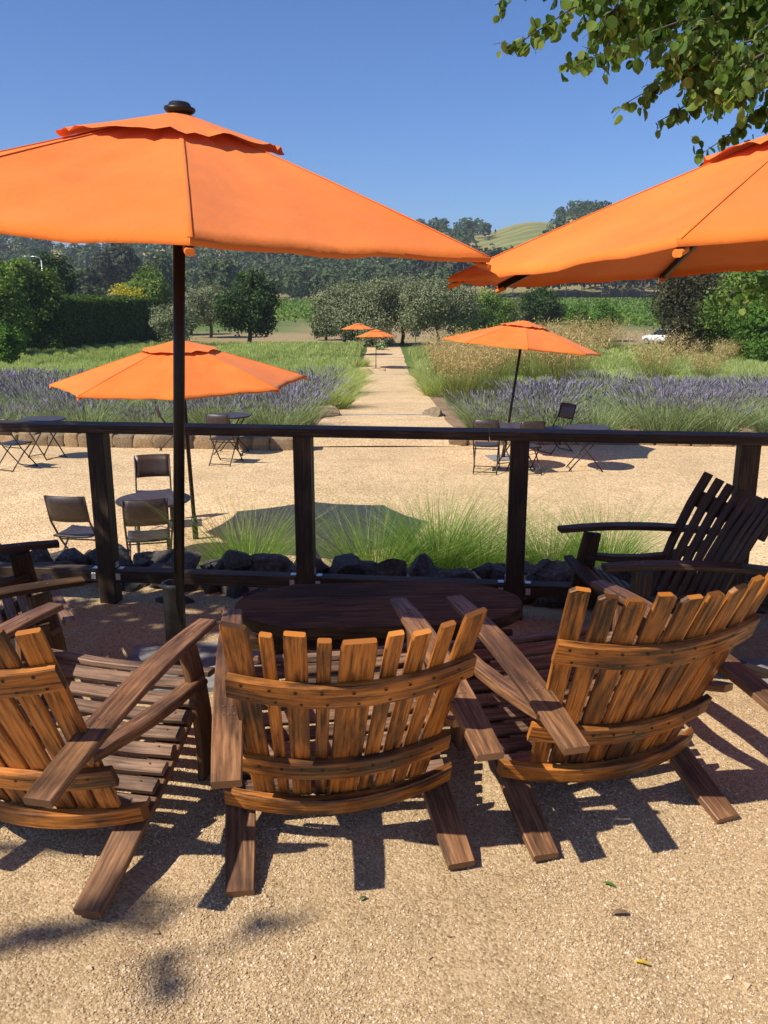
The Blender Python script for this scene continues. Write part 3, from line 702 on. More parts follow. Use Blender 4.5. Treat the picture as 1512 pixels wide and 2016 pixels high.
for row, (dy, z, sc) in enumerate(((.30, .02, .15), (.48, .07, .17), (.72, -.02, .2), (.98, -.22, .22))):
    x = -4.6+row*.1
    while x < 4.8:
        s = sc*R.uniform(.55, 1.2); q = P1+fd*(x+1.5)+fn*(dy+R.uniform(-.07, .07))
        o = link("rock", RK[k % 7]); k += 1; o.location = (q.x, q.y, z+R.uniform(-.04, .04)); o.scale = (s*R.uniform(.9, 1.25), s, s*R.uniform(.75, 1.0))
        o.rotation_euler = (R.uniform(-.3, .3), R.uniform(-.3, .3), R.uniform(0, 6.3)); x += s*1.12
        tag(o, "dark rough rock in the low stone edge just beyond the railing", "rock", RG)
for (x, y, s) in ((-1.15, 4.5, .09), (-.55, 4.25, .05), (2.2, 3.95, .06)):
    o = link("rock", RK[k % 7]); k += 1; o.location = (x, y, .0); o.scale = (s*1.6, s, s*.6); tag(o, "small dark rock lying at the foot of the railing", "rock", "small rocks under the railing")
o = link("rock", RK[3]); o.location = (2.12, 4.35, .02); o.scale = (.17, .13, .2); tag(o, "grey upright rock behind the tall dark chair", "rock")
def block_mesh(seed, mat_):
    import bmesh
    bm = bmesh.new(); bmesh.ops.create_cube(bm, size=2); bmesh.ops.subdivide_edges(bm, edges=bm.edges[:], cuts=7, use_grid_fill=True); o = Vector((seed*7.3, 1, 2))
    for v in bm.verts:
        n_ = v.co.normalized()*1.25; q = v.co.lerp(n_, .30); v.co = q*(1+.13*mnoise.noise(q*.9+o)+.07*mnoise.noise(q*2.6+o)+.03*mnoise.noise(q*7+o))
    me = bpy.data.meshes.new("stone"); bm.to_mesh(me); bm.free(); me.materials.append(mat_); me.polygons.foreach_set("use_smooth", [True]*len(me.polygons)); me.update(); return me
ST = [block_mesh(40+s, M_stone) for s in range(6)]
for side, xa, xb in ((-1, -12.5, -1.35), (1, 1.25, 11.5)):
    x = xa
    while x < xb:
        s = R.uniform(.13, .24)
        y = 16.25 if side > 0 else np.interp(x, [-12.5, -7, -1.35], [16.55, 16.3, 15.7])
        o = link("edging_stone", ST[k % 6]); k += 1; o.location = (x+s, y, ZC+.10); o.scale = (s*.97, .16, R.uniform(.13, .19)*(.75 if side > 0 else 1)); o.rotation_euler = (0, 0, R.choice([0, 3.14159])+R.uniform(-.12, .12)); x += s*1.95
        tag(o, "squared tan stone in the low bed edging "+("left" if side < 0 else "right")+" of the gravel path", "stone", "tan edging stones "+("left" if side < 0 else "right")+" of the path")
for (px, py, s, lb) in ((632, 812, (.52, .75, .36), "big flat grey boulder at the left end of the lavender by the path"), (858, 812, (.33, .45, .27), "big grey boulder at the right side of the path behind lavender"),
                        (722, 733, (.45, .4, .24), "grey boulder beside the foot of the distant path umbrella"), (752, 728, (.3, .3, .14), "small flat boulder on the path edge beyond the umbrella foot"), (825, 702, (.5, .35, .14), "flat stone at the right edge of the far path")):
    x, y = gt(px, py, .1); o = link("boulder", rock_mesh(int(px), M_stone, 12, 3, (1, 1, 1))); o.location = (x, y, float(H(x, y))+.05); o.scale = [q*1.3 for q in s]; tag(o, lb, "boulder")
for (py, lb) in ((820, "long timber step edge across the path nearest the court"), (738, "timber step edge across the path near the distant umbrella"), (706, "timber step edge across the far end of the path"), (846, "timber step edge at the court end of the path")):
    x, y = gt(752, py); mb = MB(); mb.box((0, 0, 0), (3.1, .14, .12), 0, .01); o = mb.build("step_timber", M_greywood); o.location = (0, y, float(H(0, y))-.018); tag(o, lb, "step")

# ------------------------------------------------------------------ grasses, lavender
def blades(n, r0, lean, hmin, hmax, w, seg=3, droop=.4, rng=None, upbias=0.0):
    """arched tapering blades from a tuft of radius r0; returns V, F(quads), rnd"""
    g = rng or NR; an = g.random(n)*2*np.pi; rad = r0*np.sqrt(g.random(n)); bx, by = rad*np.cos(an), rad*np.sin(an)
    la = an+g.normal(0, .5, n); L = hmin+(hmax-hmin)*g.random(n); ln = lean*(.25+.9*g.random(n))*(rad/r0*.7+.3)
    V = np.zeros((n, seg+1, 2, 3)); wa = g.random(n)*2*np.pi
    for i in range(seg+1):
        t = i/seg; out = L*ln*t+L*droop*ln*t*t; z = L*t*(1-.35*droop*ln*t*t)
        cx, cy = bx+np.cos(la)*out, by+np.sin(la)*out; ww = w*(1-t*.85)*.5
        for j, s in enumerate((-1, 1)): V[:, i, j] = np.stack([cx+s*np.cos(wa)*ww, cy+s*np.sin(wa)*ww, z], -1)
    base = (np.arange(n)*(seg+1)*2)[:, None, None]+(np.arange(seg)*2)[None, :, None]+np.array([0, 1, 3, 2])[None, None, :]
    rn = np.repeat(np.clip(g.normal(.5, .22, n), 0, 1), (seg+1)*2)
    return V.reshape(-1, 3), base.reshape(-1, 4), rn
def cat(parts):
    Vs, Fs, rs, o = [], [], [], 0
    for V, F, r in parts: Vs.append(V); Fs.append(F+o); rs.append(r); o += len(V)
    return np.concatenate(Vs), np.concatenate(Fs), np.concatenate(rs)
# fountain grass beside the patio rocks
FG = [fast_mesh("blades", *cat([blades(1100, .20, .75, .45, .95, .0065, 5, 1.1), blades(240, .16, .8, .8, 1.3, .0035, 5, .9)])[:2], L_grass) for _ in range(0)]
def fgrass():
    V, F, r = cat([blades(950, .15, .62, .32, .82, .0068, 5, .9), blades(190, .16, .75, .8, 1.25, .0035, 5, .9)])
    return fast_mesh("foliage", V, F, L_grass, rnd=r)
FG = [fgrass() for _ in range(3)]
for i, (px, D, sc, lb) in enumerate(((485, 6.0, .86, "green fountain grass clump left of the middle railing post"), (735, 5.85, .9, "tall green fountain grass clump just right of the middle railing post"),
                                 (860, 6.1, 1.02, "green fountain grass clump midway between the second and third railing posts"), (945, 6.0, .8, "small fountain grass clump left of the third railing post"),
                                 (1080, 6.0, .78, "fountain grass clump right of the third railing post, behind the dark chair"), (1190, 6.05, .86, "fountain grass clump behind the arm of the dark chair"))):
    x = at(px, 1100, D).x; o = link("fountain_grass", FG[i % 3]); o.location = (x, D, -.42); o.rotation_euler = (0, 0, i*1.3); o.scale = (sc*1.1, sc*1.1, sc*(.82 if i < 6 else .75)); tag(o, lb, "grass clump", "fountain grass clumps")

def lav(seed, purple=True, big=1.0):
    g = np.random.default_rng(seed)
    V, F, r = blades(560, .28*big, 1.05, .26, .56, .011, 3, .35, g)
    fo = fast_mesh("foliage", V, F, L_lav, rnd=r)
    V, F, r = blades(340, .28*big, .85, .40, .70, .006, 2, .2, g)
    # flower spike on the last third of each stem
    tip = V.reshape(340, 3, 2, 3).mean(2); a, b_ = tip[:, 1], tip[:, 2]; d = b_-a; s0 = a+d*.70; s1 = b_+d*.10; w = .0080
    q = g.random(340)*np.pi; sv = np.stack([np.cos(q), np.sin(q), 0*q], -1)*w
    VV = np.stack([s0-sv*.6, s0+sv*.6, s0*.4+s1*.6+sv, s1, s0*.4+s1*.6-sv], 1)
    FF = (np.arange(340)[:, None]*5+np.array([0, 1, 2, 4])[None]); F2 = (np.arange(340)[:, None]*5+np.array([4, 2, 3, 3])[None])
    fl = fast_mesh("blossoms", VV.reshape(-1, 3), np.concatenate([FF]), L_purple, rnd=np.repeat(g.random(340), 5))
    return fo, fl
LV = [lav(100+i) for i in range(5)]
def put_lav(x, y, z, s, i, label, group, flowers=True):
    e = empty("lavender_bush", (x, y, z), R.uniform(0, 6), label, "lavender", group); e.scale = (s, s, s*R.uniform(.85, 1.1))
    link("foliage", LV[i % 5][0], e)
    if flowers and R.random() < .64: link("blossoms", LV[i % 5][1], e)
i = 0
for row, y in enumerate(np.arange(17.3, 31.5, 1.22)):
    for side in (-1, 1):
        x = 2.1 if side < 0 else 2.2
        if side > 0 and row > 3: x = 4.2
        if side > 0 and row > 7: continue
        while x < (.47*y+.8):
            xx, yv = side*(x+R.uniform(-.2, .2)), y+R.uniform(-.4, .4)
            if R.random() < (.72 if row == 0 else .95): put_lav(xx, yv, float(H(xx, yv))-.02, R.uniform(.95, 1.6), i,
                    ("lavender bush in the purple bed left of the gravel path" if side < 0 else "lavender bush in the purple bed right of the gravel path"), "flowering lavender "+("left" if side < 0 else "right")+" of the path")
            i += 1; x += R.uniform(1.0, 1.45)
# green lavender beyond: ground cover
def cover(n, y0, y1, inner, outer, wmin):
    t = NR.random(n); y = y0+(y1-y0)*t**.8; x = inner+(outer*y-inner)*NR.random(n)
    return x, y
def cover_mesh(side, n, y0, y1, inner, outer):
    y = y0+(y1-y0)*NR.random(n)**1.25; hi = outer*y+3; x = side*(inner+(hi-inner)*NR.random(n))
    # rows of mounds
    rx, ry = x/1.5, y/1.4; mx = np.abs(((rx+.5*np.floor(ry)) % 1)-.5)*2; my = np.abs((ry % 1)-.5)*2
    mound = np.clip(1-.6*(mx**2+my**2), 0, 1); h = .16+.50*mound*(.75+.5*vnoise(x, y, 2.5))
    w = np.clip(y*.00075, .018, .05); L = .18+.2*NR.random(n); an = NR.random(n)*2*np.pi; le = NR.random(n)*.12
    hz = H(x, y); zb = hz+h-L*.75; tip = np.stack([x+np.cos(an)*le+.04*np.sign(.5-((rx) % 1)), y+np.sin(an)*le, hz+h+L*.35], -1)
    qa = NR.random(n)*np.pi; dx, dy = np.cos(qa)*w, np.sin(qa)*w
    V = np.stack([np.stack([x-dx, y-dy, zb], -1), np.stack([x+dx, y+dy, zb], -1), tip], 1)
    rn = np.clip(.5+NR.normal(0, .16, n)+.5*(vnoise(x, y, 3.5)-.5)+.25*(mound-.6), 0, 1)
    return V.reshape(-1, 3), np.arange(3*n).reshape(-1, 3), np.repeat(rn, 3)
V1, F1, r1 = cover_mesh(-1, 210000, 29.5, 78, 1.8, .55)
tag(link("green_lavender_field", fast_mesh("green_lavender_field", V1, F1, L_field, rnd=r1)), "broad field of green lavender not yet in bloom left of the path", "ground cover", kind="stuff")
V1, F1, r1 = cover_mesh(1, 190000, 28.5, 70, 1.9, .6)
tag(link("green_lavender_field", fast_mesh("green_lavender_field", V1, F1, L_field, rnd=np.clip(r1*.9+.12, 0, 1))), "broad field of pale green lavender right of the path", "ground cover", kind="stuff")
# rounded mounds bordering the path
def mound_mesh(seed):
    g = np.random.default_rng(seed); V, F, r = blades(900, .34, .95, .35, .62, .014, 3, .6, g); return fast_mesh("foliage", V, F, L_field, rnd=r)
MD = [mound_mesh(300+i) for i in range(4)]
for j, (px, py, s) in enumerate(((680, 805, 1.15), (695, 775, 1.2), (712, 752, 1.0), (690, 755, 1.3), (722, 722, 1.0), (668, 780, 1.3), (842, 780, 1.15), (826, 752, 1.1), (822, 728, 1.0), (838, 745, 1.25), (828, 700, 1.3), (846, 712, 1.3), (852, 765, 1.2))):
    x, y = gt(px, py); x += math.copysign(.45, px-760); o = link("lavender_mound", MD[j % 4]); s *= 1.3; o.location = (x, y, float(H(x, y))-.03); o.scale = (s, s, s*.95); o.rotation_euler = (0, 0, j)
    tag(o, "rounded green lavender mound along the "+("left" if px < 760 else "right")+" edge of the gravel path", "lavender", "green mounds along the "+("left" if px < 760 else "right")+" path edge")
# giant golden oat grass
def stipa(seed):
    g = np.random.default_rng(seed); V, F, r = blades(620, .30, .55, .6, 1.15, .010, 3, .6, g); fo = fast_mesh("foliage", V, F, L_stipa, rnd=r)
    V, F, r = blades(150, .22, .42, 1.15, 1.85, .005, 3, .5, g); n = 150
    mid_ = V.reshape(n, 4, 2, 3).mean(2); parts = [(V, F, r)]
    m_ = 22; t = g.random((n, m_)); a, b_ = mid_[:, 2], mid_[:, 3]; c_ = a[:, None]+(b_-a)[:, None]*(t[..., None]*1.1-.1)+g.normal(0, .05, (n, m_, 3))
    c_ = c_.reshape(-1, 3); k = len(c_); s = .014; d1 = g.normal(0, s, (k, 3)); d2 = g.normal(0, s, (k, 3)); d2[:, 2] -= .02
    VV = np.stack([c_-d1*.5, c_+d2, c_+d1*.5, c_-d2], 1).reshape(-1, 3); parts.append((VV, np.arange(4*k).reshape(-1, 4), np.repeat(g.random(k), 4)))
    V, F, r = cat(parts); return fo, fast_mesh("sprays", V, F, L_gold, rnd=r)
SP = [stipa(500+i) for i in range(4)]
for j, (px, py, s) in enumerate(((905, 800, .9), (880, 770, 1.0), (955, 790, 1.05), (930, 755, 1.1), (990, 770, 1.1), (1050, 775, 1.15), (1105, 780, 1.2), (1130, 765, 1.1), (1010, 745, 1.1), (1080, 740, 1.15), (965, 730, 1.1), (1290, 775, 1.05), (1385, 770, .85), (1150, 712, 1.35), (1200, 702, 1.35), (1110, 705, 1.3), (1430, 725, .9), (1395, 695, 1.0), (870, 735, .9), (905, 722, 1.0))):
    x, y = gt(px, py); s *= 1.25; e = empty("golden_oat_grass", (x, y, float(H(x, y))), j*1.7, "tall golden oat grass clump with airy heads in the garden right of the path", "grass clump", "golden oat grass clumps"); e.scale = (s, s, s)
    link("foliage", SP[j % 4][0], e); link("sprays", SP[j % 4][1], e)

# ------------------------------------------------------------------ trees
def crown(lobes, n, leaf, rng, clump=14, spread=.5, shell=.55):
    """lobes: (cx,cy,cz,rx,ry,rz); leaf clumps spread through the outer volume of each lobe"""
    lo = np.array(lobes, float); vol = (lo[:, 3]*lo[:, 4]*lo[:, 5])**(2/3); p = vol/vol.sum(); nc = max(1, n//clump)
    li = rng.choice(len(lo), nc, p=p); d = rng.normal(size=(nc, 3)); d /= np.linalg.norm(d, axis=1, keepdims=True)
    rr = (shell+(1-shell)*rng.random(nc)**.6)*(1+.12*rng.normal(size=nc)); C = lo[li, :3]+d*lo[li, 3:]*rr[:, None]
    sz = spread*(.6+.8*rng.random(nc)); cr = np.clip(rng.normal(.5, .2, nc), 0, 1)
    m_ = nc*clump; ci = np.repeat(np.arange(nc), clump); off = rng.normal(size=(m_, 3))*sz[ci][:, None]*np.array([.5, .5, .38]); c_ = C[ci]+off
    nrm = d[ci]*1.15+rng.normal(size=(m_, 3))*.55+np.array([0, 0, .3]); nrm /= np.linalg.norm(nrm, axis=1, keepdims=True)
    t = np.cross(nrm, rng.normal(size=(m_, 3))); t /= np.linalg.norm(t, axis=1, keepdims=True)+1e-9; b_ = np.cross(nrm, t)
    s = leaf*(.6+.8*rng.random(m_))[:, None]
    V = np.stack([c_-t*s, c_-b_*s*.55, c_+t*s, c_+b_*s*.55], 1).reshape(-1, 3)
    return V, np.arange(4*m_).reshape(-1, 4), np.repeat(np.clip(cr[ci]+rng.normal(0, .13, m_), 0, 1), 4)
def trunk_mb(h, r, rng, forks=3, top=.75, spread=.35):
    g = MB(); g.tube([(0, 0, -.2), (.02*h, 0, h*.15), (-.01*h, .02*h, h*.35)], [r*1.25, r, r*.8], 9)
    for k in range(forks):
        a = 2*math.pi*k/forks+rng.random()*1.2; s = spread*h*(.6+.7*rng.random())
        g.tube([(-.01*h, .02*h, h*.3), (math.cos(a)*s*.45, math.sin(a)*s*.45, h*.55), (math.cos(a)*s, math.sin(a)*s, h*top)], [r*.75, r*.5, r*.15], 7)
    return g
def tree(px, top_y, D, wpx, label, mat_, name="garden_tree", lobes=11, n=9000, leaf=.10, seed=1, bark=None, group=None, trunk_h=.3, base_z=None, egg=1.0, clump=14, shell=.55, spread=None, cat_="tree", jit=.45, low=0.0):
    if D < 100: D *= 1.36; leaf *= 1.25
    rng = np.random.default_rng(seed); tp = at(px, top_y, D); zb = float(H(tp.x, D)) if base_z is None else base_z
    h = tp.z-zb; w = wpx/FPX*D*1.02/2; root = empty(name, (tp.x, D, zb), 0, label, cat_, group)
    z0 = h*trunk_h; cz = (z0+h)/2; rz = (h-z0)/2; L = [(0, 0, cz, w*.64, w*.64, rz*.76)]
    for k in range(lobes):
        a = 2*math.pi*k/lobes+rng.random()*.8; zz = cz+rz*rng.uniform(-.62, .62); e = math.sqrt(max(.1, 1-((zz-cz)/rz)**2))
        f = rng.uniform(.24, .42); L.append((math.cos(a)*w*(1-f)*e, math.sin(a)*w*(1-f)*e, zz, w*f, w*f, rz*f*1.1))
    L.append((rng.uniform(-.2, .2)*w, 0, h-rz*.32, w*.4*egg, w*.4*egg, rz*.32))
    V, F, r = crown(L, n, leaf, rng, clump, spread or w*.22, shell)
    V[:, 2] = np.maximum(V[:, 2], .02)
    link("crown", fast_mesh("crown", V, F, mat_, rnd=r), root)
    trunk_mb(h, max(.05, h*.028), rng).build("trunk", bark or M_bark, root)
    return root
TG = "trees beyond the garden"
# left side
tree(-40, 500, 46, 150, "large dark leafy tree at the far left edge", L_mid, seed=11, n=12000, leaf=.11, group=TG, trunk_h=.06)
tree(45, 512, 50, 120, "big rounded tree with sunlit top left of the clipped hedge", L_mid, seed=12, n=12000, leaf=.11, group=TG, trunk_h=.05)
tree(95, 495, 62, 100, "dark tree behind the street lamp at the left", L_dark, seed=13, n=9000, leaf=.12, group=TG, trunk_h=.1)
tree(95, 575, 52, 80, "lower bushy tree at the left end of the clipped hedge", L_mid, seed=14, n=7000, leaf=.1, group=TG, trunk_h=.02)
tree(5, 632, 36, 70, "leafy green shrub at the left edge in front of the trees", L_bright, name="garden_shrub", seed=15, n=5000, leaf=.07, trunk_h=.0, cat_="shrub")
tree(286, 525, 76, 95, "rounded green tree rising behind the right end of the hedge", L_mid, seed=16, n=10000, leaf=.13, group=TG, trunk_h=.1)
tree(245, 560, 70, 80, "shrub covered in yellow blossom above the hedge", L_yellow, name="blossom_shrub", seed=17, n=4500, leaf=.1, trunk_h=.1, cat_="shrub")
tree(342, 598, 54, 95, "yellow green bushy shrub between hedge and pole", L_olive, name="garden_shrub", seed=18, n=6000, leaf=.08, trunk_h=.03, cat_="shrub")
tree(410, 560, 72, 95, "silvery grey green tree left of the dark round tree", L_olive, seed=19, n=9000, leaf=.10, group=TG, trunk_h=.12)
tree(372, 575, 78, 70, "pale olive green tree behind the foreground pole", L_olive, seed=20, n=6000, leaf=.11, group=TG, trunk_h=.1)
tree(485, 533, 62, 118, "dense dark round tree standing alone left of the path", L_dark, seed=21, n=16000, leaf=.12, group=TG, trunk_h=.10, lobes=14)
# olives at the head of the path
OG = "olive trees at the end of the path"
tree(675, 562, 62, 115, "olive tree at the left end of the olive group", L_olive, name="olive_tree", seed=31, n=22000, leaf=.08, group=OG, trunk_h=.02)
tree(728, 548, 60, 140, "tall olive tree above the distant umbrellas", L_olive, name="olive_tree", seed=32, n=24000, leaf=.08, group=OG, trunk_h=.04)
tree(792, 546, 61, 128, "olive tree over the sign at the end of the path", L_olive, name="olive_tree", seed=33, n=22000, leaf=.08, group=OG, trunk_h=.15)
tree(862, 550, 57, 150, "olive tree with forked trunk right of the path end", L_olive, name="olive_tree", seed=34, n=26000, leaf=.08, group=OG, trunk_h=.18)
tree(640, 585, 68, 60, "small dark evergreen at the left of the olives", L_dark, seed=35, n=5000, leaf=.1, group=TG, trunk_h=.03)
tree(960, 572, 72, 110, "mixed dark green trees right of the olives", L_mid, seed=36, n=9000, leaf=.11, group=TG, trunk_h=.04)
tree(930, 600, 64, 90, "low dark green shrub behind the leaning umbrella", L_dark, name="garden_shrub", seed=37, n=6000, leaf=.09, trunk_h=.02, cat_="shrub")
tree(1072, 563, 84, 90, "pointed dark green tree behind the leaning umbrella", L_dark, seed=38, n=9000, leaf=.13, group=TG, trunk_h=.06, egg=.7)
tree(1140, 596, 70, 50, "slim young green tree left of a broader one", L_bright, seed=39, n=4500, leaf=.1, group=TG, trunk_h=.06, egg=.6)
tree(1186, 588, 66, 75, "young bright green tree near the white car", L_bright, seed=40, n=7000, leaf=.09, group=TG, trunk_h=.06, egg=.6)
tree(1010, 590, 90, 80, "grey green tree farther back over the umbrella top", L_olive, seed=41, n=6000, leaf=.12, group=TG, trunk_h=.05)
tree(1375, 520, 47, 165, "large bronze green tree beside the white car", L_bronze, seed=42, n=17000, leaf=.085, group=TG, trunk_h=.02, lobes=15)
tree(1490, 515, 44, 190, "large green tree at the right edge of the garden", L_mid, seed=43, n=16000, leaf=.10, group=TG, trunk_h=.02, lobes=15)
tree(1530, 590, 40, 160, "bright green bushy tree low at the right edge", L_bright, seed=44, n=9000, leaf=.09, group=TG, trunk_h=.02)
tree(965, 430, 600, 0.1, "x", L_dark, seed=1, n=14) if False else None

# clipped hedge
hl = empty("clipped_hedge", (-25.9, 78, float(H(0, 78))), math.radians(83), "long clipped dark hedge with a flat sunlit top left of the pole", "hedge")
n = 60000; rng = np.random.default_rng(60); hx, hy, hz = 10.5, 2.4, 4.15
f = rng.random(n); P = np.zeros((n, 3)); nr_ = np.zeros((n, 3))
a = f < .45; b_ = (f >= .45) & (f < .8); c_ = f >= .8
P[a] = np.stack([rng.uniform(-hx, hx, a.sum()), -hy+rng.normal(0, .10, a.sum()), rng.uniform(0, hz, a.sum())], -1); nr_[a] = (0, -1, .2)
P[b_] = np.stack([rng.uniform(-hx, hx, b_.sum()), rng.uniform(-hy, hy, b_.sum()), hz+rng.normal(0, .10, b_.sum())], -1); nr_[b_] = (0, 0, 1)
P[b_, 2] += .30*(P[b_, 1]+hy)/(2*hy)
P[c_] = np.stack([np.where(rng.random(c_.sum()) < .5, -hx, hx)+rng.normal(0, .1, c_.sum()), rng.uniform(-hy, hy, c_.sum()), rng.uniform(0, hz, c_.sum())], -1); nr_[c_] = (1, 0, .2)
nr_ += rng.normal(size=(n, 3))*.4; nr_ /= np.linalg.norm(nr_, axis=1, keepdims=True); t = np.cross(nr_, rng.normal(size=(n, 3))); t /= np.linalg.norm(t, axis=1, keepdims=True); q = np.cross(nr_, t)
s = .10*(.6+.8*rng.random(n))[:, None]; V = np.stack([P-t*s, P-q*s*.6, P+t*s, P+q*s*.6], 1).reshape(-1, 3)
link("foliage", fast_mesh("foliage", V, np.arange(4*n).reshape(-1, 4), L_hedge, rnd=np.repeat(rng.random(n), 4)), hl)
g = MB(); g.box((0, 0, 1.85), (2*hx-.5, 2*hy-.5, 3.6), 0, 0, .1); g.build("stems", M_bark, hl)
# tall grass before the hedge
V, F, r = [], [], []
parts = []
for k in range(26):
    px = R.uniform(20, 300); x, y = gt(px, R.uniform(664, 680)); bl = blades(420, 1.1, .7, .7, 1.7, .04, 3, .6); parts.append((bl[0]+np.array([x, y, float(H(x, y))]), bl[1], bl[2]))
V, F, r = cat(parts); tag(link("tall_grass", fast_mesh("tall_grass", V, F, L_field, rnd=r)), "bank of tall green grass along the foot of the hedge", "grass", kind="stuff")

# forest on the hills and the treeline at its foot
def forest(name, label, xs_, ys_, hs, mat_, quads, seed, trunks=False):
    rng = np.random.default_rng(seed); parts = []; n = len(xs_)
    for x, y, h in zip(xs_, ys_, hs):
        w = h*rng.uniform(.32, .5); m_ = quads; d = rng.normal(size=(m_, 3)); d /= np.linalg.norm(d, axis=1, keepdims=True); d[:, 2] = np.where(d[:, 2] < -.5, -d[:, 2], d[:, 2])
        lob = rng.normal(size=(m_, 3))*.10; C = d*np.array([w, w, h*.42])*(.72+.32*rng.random(m_))[:, None]*(1+.25*np.sin(d[:, :1]*5+x)*np.cos(d[:, 1:2]*4+y))+np.array([x, y, float(H(x, y))+h*.52])
        nn = d+rng.normal(size=(m_, 3))*.45+np.array([0, 0, .2]); nn /= np.linalg.norm(nn, axis=1, keepdims=True); t = np.cross(nn, rng.normal(size=(m_, 3))); t /= np.linalg.norm(t, axis=1, keepdims=True); q = np.cross(nn, t)
        s = h*.085*(.6+.8*rng.random(m_))[:, None]*(110/quads)**.5
        V = np.stack([C-t*s, C-q*s*.7, C+t*s, C+q*s*.7], 1).reshape(-1, 3); parts.append((V, np.arange(4*m_).reshape(-1, 4), np.repeat(np.clip(rng.normal(.5, .15)+rng.normal(0, .12, m_), 0, 1), 4)))
    V, F, r = cat(parts); return tag(link(name, fast_mesh(name, V, F, mat_, rnd=r)), label, "woodland", kind="stuff")
rng = np.random.default_rng(77); X, Y, Hh = [], [], []
while len(X) < 1150:
    y = 380+270*rng.random(); az = rng.uniform(-.62, .62); x = az*y
    t = (y-380)/270; dens = np.interp(az, [-.6, -.3, -.1, .03, .10, .14, .19, .22, .3, .6], [.8, .75, .8, .85, .9, .62, .42, .75, .85, .8])
    patch = float(vnoise(x+40, y+11, 38))
    lim = dens-max(0, t-.55)*1.25
    if .105 < az < .19 and t > .45: lim -= .5
    if -.40 < az < -.12 and t > .42: lim -= .35
    if patch < lim: X.append(x); Y.append(y); Hh.append(rng.uniform(8, 14)*(1.0-.25*t))
for az0, az1, yy0, k in ((.05, .105, 620, 46), (.195, .26, 615, 70), (.048, .052, 640, 2)):
    for _ in range(k):
        y = yy0+rng.uniform(0, 34); az = rng.uniform(az0, az1); X.append(az*y); Y.append(y); Hh.append(rng.uniform(2.6, 5.0) if az < .15 else rng.uniform(3.5, 6))
forest("hillside_woodland", "dark oak woodland covering the hillside behind the garden", X, Y, Hh, L_forest, 90, 5)
X, Y, Hh = [], [], []
for _ in range(210):
    az = rng.uniform(-.6, .08); y = rng.uniform(270, 380); X.append(az*y); Y.append(y); Hh.append(rng.uniform(6, 12)*(1 if az > -.35 else .8))
forest("valley_woodland", "mixed dark woodland at the foot of the hills on the left", X, Y, Hh, L_forest, 200, 6)
X, Y, Hh = [], [], []
for _ in range(170):
    az = rng.uniform(.05, .62); y = rng.uniform(335, 375); X.append(az*y); Y.append(y); Hh.append(rng.uniform(15, 21))
forest("eucalyptus_treeline", "tall dark eucalyptus row beyond the right vineyard", X, Y, Hh, L_euc, 230, 8)
for k in range(26):
    az = .06+.015*k+rng.uniform(-.007, .007); y = 330+rng.uniform(-3, 3); g = MB(); g.tube([(0, 0, -.5), (.2, 0, 6), (0, .2, 13)], [.2, .16, .1], 6)
    o = g.build("tree_trunk", M_bark); o.location = (az*y, y, float(H(az*y, y))); tag(o, "pale bare eucalyptus trunk at the front of the dark treeline", "tree trunk", "pale trunks in the eucalyptus row")
# individually visible trees in the middle distance
tree(228, 478, 210, 85, "tall open eucalyptus with pale trunks behind the hedge", L_euc, name="eucalyptus_tree", seed=71, n=7000, leaf=.42, bark=M_barkp, trunk_h=.25)
tree(168, 520, 190, 60, "dark rounded oak left of the tall eucalyptus", L_forest, name="oak_tree", seed=72, n=4500, leaf=.45, trunk_h=.02)
tree(312, 498, 230, 75, "dark rounded oak right of the tall eucalyptus", L_forest, name="oak_tree", seed=73, n=4500, leaf=.5, trunk_h=.02)
tree(430, 510, 235, 80, "dark oak behind the silvery tree right of the pole", L_forest, name="oak_tree", seed=74, n=4500, leaf=.5, trunk_h=.02)
tree(590, 528, 330, 60, "dark oak above the left vineyard", L_forest, name="oak_tree", seed=75, n=4000, leaf=.6, trunk_h=.02)

# vineyards
def vineyard(label, az0, az1, y0, y1, ang, gap):
    rng = np.random.default_rng(int(y0+az0*100)); pts = []; dx, dy = math.sin(ang), math.cos(ang)
    cx, cy = (az0+az1)/2*(y0+y1)/2, (y0+y1)/2
    for k in range(-110, 111):
        t = np.arange(-260, 260, .26); x = cx+dx*t+dy*gap*k; y = cy+dy*t-dx*gap*k
        m_ = (y > y0) & (y < y1) & (x/y > az0) & (x/y < az1); pts.append(np.stack([x[m_], y[m_]], -1))
    P = np.concatenate(pts); n = len(P); c_ = np.stack([P[:, 0]+rng.normal(0, .16, n), P[:, 1]+rng.normal(0, .16, n), H(P[:, 0], P[:, 1])+.55+rng.random(n)*.9], -1)
    nn = rng.normal(size=(n, 3))+np.array([0, -.3, .7]); nn /= np.linalg.norm(nn, axis=1, keepdims=True); t = np.cross(nn, rng.normal(size=(n, 3))); t /= np.linalg.norm(t, axis=1, keepdims=True); q = np.cross(nn, t); s = .25*(.7+.6*rng.random(n))[:, None]
    V = np.stack([c_-t*s, c_-q*s, c_+t*s, c_+q*s], 1).reshape(-1, 3)
    tag(link("vineyard_rows", fast_mesh("vineyard_rows", V, np.arange(4*n).reshape(-1, 4), L_vine, rnd=np.repeat(rng.random(n), 4))), label, "vineyard", kind="stuff")
vineyard("rows of green vines in the vineyard left of the olives", -.24, -.03, 135, 290, math.radians(-38), 3.6)
vineyard("rows of green vines in the vineyard right of the olives", .10, .50, 118, 300, math.radians(62), 2.8)

